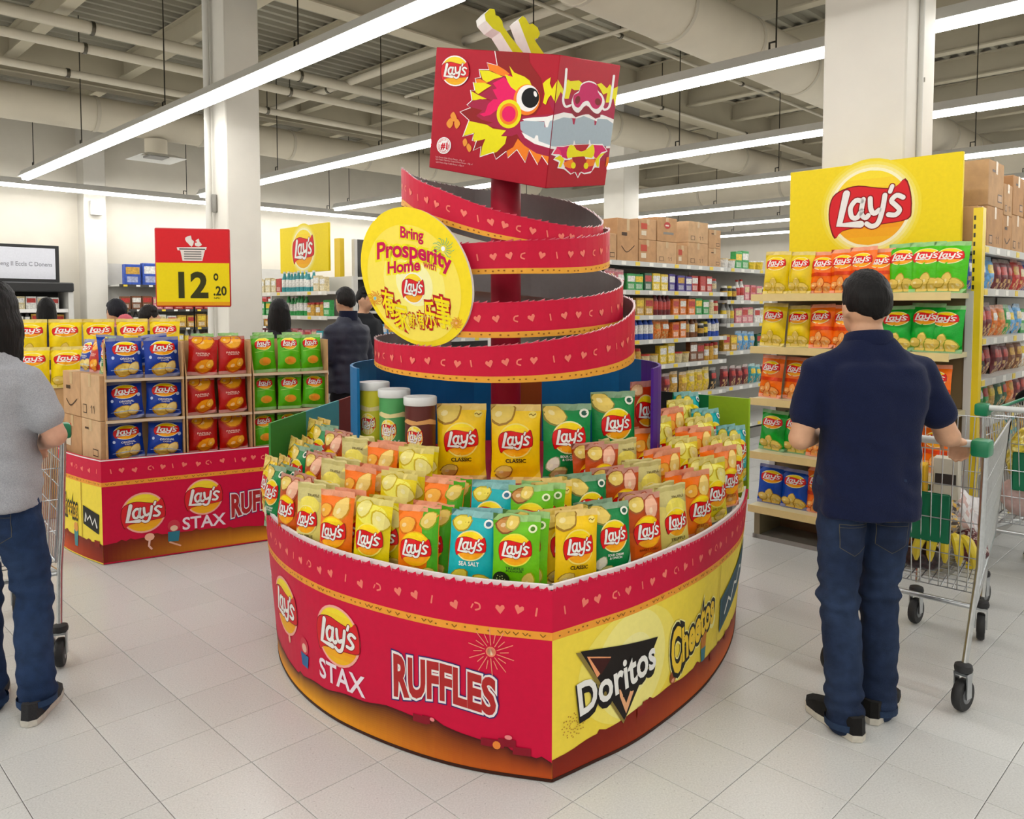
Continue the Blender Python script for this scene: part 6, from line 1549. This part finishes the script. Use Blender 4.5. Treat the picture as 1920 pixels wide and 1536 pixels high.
def person(label, loc, rz, ht, J, top, bottom, hair, vox=.011, skin='c99a7a', shoes=('1c1b1b', 'c9c4b8'), sleeve='short', head_yaw=0.0, near=False, cap=None, quilt=False):
    k = ht / 1.70
    root = thing('person', label, 'person', loc, rz)
    S = lambda p: Vector((p[0] * k, p[1] * k, p[2] * k))
    D = dict(hipL=(-.088, 0, .90), hipR=(.088, 0, .90), kneeL=(-.095, .02, .48), kneeR=(.095, .02, .48), ankL=(-.10, 0, .075), ankR=(.10, 0, .075), shL=(-.168, -.005, 1.325), shR=(.168, -.005, 1.325), elL=(-.235, -.02, 1.10), elR=(.235, -.02, 1.10), wrL=(-.22, .20, 1.0), wrR=(.22, .20, 1.0),
             pel=(0, 0, .95), chest=(0, -.01, 1.27), neck=(0, -.015, 1.45), head=(0, .02, 1.585), yawL=.1, yawR=-.1, fat=1.0)
    D.update(J); f = D['fat']
    for q in list(D):
        if isinstance(D[q], tuple): D[q] = S(D[q])
    W = D['waist'] = (D['pel'] + D['chest']) / 2
    hd, nk, pe, cs = D['head'], D['neck'], D['pel'], D['chest']
    # --- body: one continuous skin
    b = MB(); hy = Matrix.Rotation(head_yaw, 3, 'Z'); hp = lambda x, y, z: hd + hy @ Vector((x * k, y * k, z * k))
    ball(b, hd + hy @ Vector((0, -.005, .012)) * k, (.076 * k, .094 * k, .102 * k), 20); ball(b, hp(0, .030, -.045), (.056 * k, .062 * k, .068 * k), 16)
    limb(b, [hp(0, .095, .0), hp(0, .108, -.03)], [.010 * k, .014 * k], 8)                      # nose
    for s in (-1, 1):
        ball(b, hp(s * .078, -.008, -.015), (.011 * k, .02 * k, .031 * k), 10)                   # ears
        ball(b, hp(s * .03, .082, .008), (.012 * k, .008 * k, .007 * k), 8)
    limb(b, [hp(-.018, .092, -.062), hp(.018, .092, -.062)], [.006 * k, .006 * k], 8)            # lips
    limb(b, [nk - Vector((0, 0, .06 * k)), nk, hp(0, -.012, -.06)], [.066 * k, .056 * k, .054 * k])
    rings(b, [(pe.x, pe.y, pe.z - .08 * k, .135 * k * f, .095 * k), (pe.x, pe.y, pe.z + .03 * k, .15 * k * f, .10 * k), (W.x, W.y, W.z, .135 * k * f, .092 * k), (cs.x, cs.y, cs.z, .155 * k * f, .10 * k), (cs.x, cs.y, cs.z + .08 * k, .145 * k, .08 * k), (nk.x, nk.y, nk.z - .015 * k, .075 * k, .06 * k)])
    for s in 'LR':
        limb(b, [D['sh' + s], (D['sh' + s] + D['el' + s]) / 2, D['el' + s]], [.045 * k * f, .046 * k * f, .042 * k]); limb(b, [D['el' + s], D['el' + s] * .6 + D['wr' + s] * .4, D['wr' + s]], [.044 * k, .041 * k, .028 * k])
        hand(b, D['wr' + s], D['wr' + s] - D['el' + s], 1 if s == 'R' else -1)
        limb(b, [D['hip' + s], D['knee' + s], D['ank' + s]], [.075 * k, .05 * k, .036 * k])
        ank = D['ank' + s]; limb(b, [ank - Vector((0, 0, .02 * k)), Vector((ank.x, ank.y, .05 * k)) + Vector((-math.sin(D['yaw' + s]), math.cos(D['yaw' + s]), 0)) * .09 * k], [.032 * k, .018 * k])
    sk = H(skin); lip = mixc(sk, H('a85a50'), .5)
    fuse('body', b, vox * .8 if near else vox, 'skin', sk, root, 3)
    # --- top
    tb = MB(); hem = .80 if top[1] == 'tee' else .78
    hz = D.get('hem', hem) * k if not isinstance(D.get('hem'), Vector) else hem * k
    e = .016 * k
    rings(tb, [(pe.x, pe.y - .005 * k, hz, .165 * k * f + e, .118 * k + e), (pe.x, pe.y, pe.z + .0 * k, .166 * k * f + e, .122 * k + e), (W.x, W.y, W.z, .158 * k * f + e, .112 * k + e), (cs.x, cs.y, cs.z - .06 * k, .168 * k * f + e, .116 * k + e), (cs.x, cs.y - .004 * k, cs.z + .04 * k, .178 * k * f + e, .112 * k + e), (cs.x, cs.y - .006 * k, cs.z + .105 * k, .172 * k * f, .092 * k + e), (cs.x, cs.y - .006 * k, nk.z - .075 * k, .140 * k * f, .084 * k), (nk.x, nk.y, nk.z - .035 * k, .110 * k, .082 * k), (nk.x, nk.y, nk.z + .006 * k, .078 * k, .070 * k)], 24, 2.5)
    for s in 'LR':
        a, c = D['sh' + s], D['el' + s]
        sg = -1 if s == 'L' else 1; limb(tb, [nk + Vector((sg * .035, -.005, -.062)) * k, (a + nk + Vector((sg * .035, -.005, -.062)) * k) / 2, a], [.060 * k, .060 * k, .060 * k])
        if sleeve == 'short': q = a + (c - a) * .62; limb(tb, [a, (a + q) / 2, q], [.060 * k * f, .066 * k * f, .067 * k * f]); 
        else: limb(tb, [a, (a + c) / 2, c], [.066 * k, .066 * k, .062 * k]); limb(tb, [c, (c + D['wr' + s]) / 2, D['wr' + s] * .93 + c * .07], [.064 * k, .058 * k, .045 * k])
    def dt(p):
        n = noise.noise(Vector((p.x * 9, p.y * 9, p.z * 5 + 3))) * .009 + noise.noise(Vector((p.x * 14 + p.z * 10, p.y * 12, p.z * 16))) * .010 * (1.2 if p.z < pe.z + .14 * k else .6)
        if quilt: n += .009 * (abs(math.sin(p.z * 36)) ** .5 - .6)
        return n
    tp = fuse('shirt' if not quilt else 'jacket', tb, vox, 'cloth' if not quilt else 'rubber', H(top[0]), root, 5, dt)
    if top[1] == 'polo':
        mb = MB(); R_ = []
        for z, r in ((-.02, .080), (.010, .076), (.026, .074), (.018, .083), (-.004, .088), (-.025, .088)): R_.append([(nk.x + r * k * math.cos(a) * .98, nk.y + .008 * k + r * k * math.sin(a) * .95 , nk.z + z * k - .012 * k * math.sin(a)) for a in [2 * PI * i / 24 for i in range(24)]])
        vs = [p for r in R_ for p in r]; fs = [(i * 24 + j, i * 24 + (j + 1) % 24, ((i + 1) % 6) * 24 + (j + 1) % 24, ((i + 1) % 6) * 24 + j) for i in range(6) for j in range(24)]
        mb.add(vs, fs, H(top[0]), True); mb.build('collar', 'cloth', root)
    elif quilt:
        mb = MB(); mb.lathe([(.085 * k, -.03 * k), (.078 * k, .055 * k), (.07 * k, .055 * k)], H(top[0]), 20, Matrix.Translation(nk), False); mb.build('collar', 'cloth', root)
    # --- trousers
    jb = MB()
    rings(jb, [(pe.x, pe.y, pe.z - .10 * k, .155 * k * f, .115 * k), (pe.x, pe.y - .01 * k, pe.z - .02 * k, .166 * k * f, .122 * k), (pe.x, pe.y, pe.z + .06 * k, .158 * k * f, .112 * k)])
    for s in 'LR':
        h_, n_, a_ = D['hip' + s], D['knee' + s], D['ank' + s]
        limb(jb, [h_, h_ * .6 + n_ * .4 + Vector((0, -.006 * k, 0)), n_, n_ * .5 + a_ * .5 + Vector((0, -.008 * k, 0)), a_ * .88 + n_ * .12, a_ + Vector((0, 0, -.030 * k))], [.090 * k * f, .086 * k * f, .071 * k, .069 * k, .066 * k, .066 * k])
    def dj(p):
        z = p.z / k; wgt = .5 + 1.3 * math.exp(-((z - .50) / .10) ** 2) + 1.2 * math.exp(-((z - .12) / .07) ** 2) + .6 * math.exp(-((z - .80) / .06) ** 2)
        return (noise.noise(Vector((p.x * 8, p.y * 8, p.z * 26))) * .009 + noise.noise(Vector((p.x * 16 + p.z * 8, p.y * 14, p.z * 18))) * .005) * wgt
    bc = H(bottom); wash = lambda p: mixc(bc, H('43587a'), .22 * max(0, min(1, .5 + noise.noise(p * 5))) * (1 if near else .5)) if near else bc
    jo = fuse('trousers', jb, vox, 'denim', bc, root, 3, dj, wash)
    if near:
        from mathutils.bvhtree import BVHTree
        bv = BVHTree.FromPolygons([v.co.copy() for v in jo.data.vertices], [tuple(p.vertices) for p in jo.data.polygons])
        def onto(x, z, o):
            hit = bv.ray_cast(Vector((x, -1, z)), Vector((0, 1, 0)))
            return (hit[0] + Vector((0, -o, 0))) if hit[0] else Vector((x, pe.y - .12 * k, z))
        for s in (-1, 1):
            cx = pe.x + s * .075 * k; a = Art(); zt = hz - .012
            o_ = [(cx - .055, zt), (cx + .055, zt + .004 * s), (cx + .052, zt - .085), (cx, zt - .115), (cx - .052, zt - .085)]
            a.poly(o_, mixc(bc, (0.02, .03, .06), .25)); a.stroke(o_, .0022, H('5c5748'), 0, True); a.stroke([(cx - .055, zt - .012), (cx + .055, zt - .012)], .0015, H('5c5748'))
            a.build('back_pocket', 'denim', onto, root, us=[cx - .05 + .01 * q for q in range(11)], vs=[zt - .11 + .01 * q for q in range(12)], base=.002, lift=.0006)
        for s in 'LR':
            a_ = D['ank' + s]; mb = MB(); c = a_ + Vector((0, 0, -.075 * k + .042 * k)); mb.tube([c + Vector((0, 0, -.014)), c + Vector((0, 0, .010))], .0705 * k, mixc(bc, H('5a7aa0'), .12), 18, cap=False); mb.build('trouser_hem', 'denim', root)
    # --- shoes
    for s in 'LR': shoe(root, D['ank' + s], D['yaw' + s], k, shoes[0], shoes[1], k * 1.02)
    # --- hair
    kind, hc = hair; nu, nv = 56, 40; vs = []; fs = []
    for j in range(nv + 1):
        th = PI * j / nv
        for i in range(nu):
            ph = 2 * PI * i / nu; d = Vector((math.sin(th) * math.cos(ph), math.sin(th) * math.sin(ph), math.cos(th)))
            nzz = noise.noise(d * 4 + Vector((ht * 7, 0, 0)))
            strand = noise.noise(Vector((d.x * 14, d.y * 14, d.z * 3 + ht)))
            front = d.y
            if kind == 'short':
                m1 = min(d.z - .40 - .08 * nzz, (.80 - front) * .8); m2 = min(.26 - .5 * max(0, .1 - d.z) - front, d.z + .66 - .30 * abs(d.x) + .05 * nzz); mg = max(m1, m2)
            elif kind == 'cap': mg = d.z - .1
            else: mg = max(min(d.z - .48, .85 - front), .42 - front)
            sm = max(0.0, min(1.0, mg / .12 + .2)); sm = sm * sm * (3 - 2 * sm); inside = mg > -.02
            r = .93 + sm * (.155 + .045 * strand + .03 * nzz + (.035 * max(0, d.z) - .10 * max(0, -d.z) if kind == 'short' else .03))
            p = Vector((d.x * .079 * r, d.y * .098 * r - .006, d.z * .108 * r + .016))
            if kind in ('bob', 'long') and inside and d.z < 0:
                L = {'bob': .10, 'long': .26}[kind]; p.z = -.02 + d.z * (.09 + L) + .01 * nzz; w = 1.12 if kind == 'bob' else 1.05
                rr = max(.35, math.sqrt(max(0, 1 - (d.z * .93) ** 2))); hv = Vector((d.x, d.y, 0)).normalized(); p.x = hv.x * .094 * w * (.75 + .25 * rr) * (1 + .05 * strand); p.y = hv.y * .104 * w * (.75 + .25 * rr) * (1 + .05 * strand) - .012
            vs.append(hp(p.x, p.y, p.z))
    for j in range(nv):
        for i in range(nu): fs.append((j * nu + i, j * nu + (i + 1) % nu, (j + 1) * nu + (i + 1) % nu, (j + 1) * nu + i))
    mb = MB(); mb.add(vs, fs, H(hc), True); mb.build('hair' if kind != 'cap' else 'hat', 'hair' if kind != 'cap' else 'cloth', root)
    if kind == 'cap':
        mb = MB(); mb.lathe([(.09 * k, 0), (.15 * k, -.008 * k), (.09 * k, -.012 * k)], H(hc), 18, Matrix.Translation(hp(0, .03, .035)), True); mb.build('hat_brim', 'cloth', root)
    return root
def build_people():
    person('man in navy polo shirt and jeans standing with his back turned, holding a cart', (1.30, 2.87, 0), 0, 1.69,
           dict(ankL=(-.085, -.06, .075), ankR=(.085, .045, .075), kneeL=(-.095, -.01, .48), kneeR=(.08, .05, .48), hipL=(-.09, 0, .90), hipR=(.085, 0, .90), yawL=.32, yawR=-.72, shL=(-.185, -.005, 1.318), shR=(.19, -.005, 1.318), elL=(-.245, .0, 1.075), elR=(.305, .02, 1.085), wrL=(-.06, .29, 1.045), wrR=(.37, .09, 1.055), chest=(.005, -.02, 1.24), neck=(-.01, -.02, 1.44), head=(-.012, .02, 1.560), fat=.99, hem=.79),
           ('121a38', 'polo'), '1b2740', ('short', '0d0b0a'), .009, 'cf9f7e', ('1a1918', 'cfc9bb'), near=True, head_yaw=.12)
    person('woman in grey T-shirt and jeans at the left edge, seen from behind', (-1.965, 2.93, 0), 0, 1.64,
           dict(ankL=(-.05, .03, .075), ankR=(.175, -.02, .11), kneeL=(-.075, .05, .48), kneeR=(.125, .06, .50), yawL=.35, yawR=.2, shL=(-.17, -.01, 1.325), shR=(.17, -.01, 1.32), elL=(-.26, .0, 1.10), elR=(.255, .02, 1.105), wrL=(-.25, .26, 1.05), wrR=(.05, .27, 1.03), neck=(.02, -.015, 1.45), head=(.03, .02, 1.575), chest=(-.01, -.01, 1.27), fat=1.05, hem=.83),
           ('a2a3a8', 'tee'), '1d3050', ('bob', '0e0b0a'), .009, 'cf9c82', ('2c2c2e', 'c9c4b8'), near=True)
    person('man in dark quilted jacket standing by the distant rack', (-1.46, 7.0, 0), .9, 1.71, dict(elL=(-.25, .03, 1.10), elR=(.25, .03, 1.10), wrL=(-.15, .25, 1.05), wrR=(.12, .25, 1.05), head=(0, .03, 1.58)), ('161a30', 'coat'), '17171a', ('short', '171311'), .018, sleeve='long', quilt=True)
    person('dark haired person partly hidden behind the man in quilted jacket', (-1.55, 8.3, 0), -2.2, 1.74, {}, ('202226', 'coat'), '1a1a1c', ('short', '0f0d0c'), .022, sleeve='long')
    person('woman with long black hair behind the green bags of the island', (-1.93, 6.55, 0), .3, 1.60, {}, ('2c2a30', 'coat'), '202024', ('long', '0c0a0a'), .02, sleeve='long')
    person('woman with long straight hair near the chiller', (-4.95, 8.4, 0), .2, 1.63, {}, ('3a3438', 'coat'), '2a2a30', ('long', '0d0b0b'), .022, sleeve='long')
    person('person with dark blue-black hair beside the child in pink hat', (-3.42, 6.85, 0), 1.2, 1.60, {}, ('4a4650', 'coat'), '2a2a30', ('short', '11121c'), .022, sleeve='long')
    person('child in a pink hat behind the blue bags of the island', (-3.16, 6.45, 0), -2.6, 1.47, {}, ('c88a90', 'tee'), '4a4a5a', ('cap', 'c8606c'), .022)
    person('short haired person seen in profile below the price sign', (-3.48, 7.55, 0), -1.2, 1.55, {}, ('2a2c30', 'coat'), '2a2a30', ('short', '1a1412'), .022, sleeve='long')
    person('person in black coat cut off by the right edge', (3.37, 4.72, 0), .6, 1.68, {}, ('0d0d0f', 'coat'), '141416', ('short', '100e0d'), .018, sleeve='long')

build_structure()
build_ceiling_services()
build_lamps()
make_bags()
_root, WL_, WR_ = build_dragon_display()
build_dragon_head()
build_round_sign()
stock_display(WL_, WR_)
build_right_endcap()
build_right_aisle()
build_left_endcap()
build_wall_units()
build_island()
build_carts()
build_people()
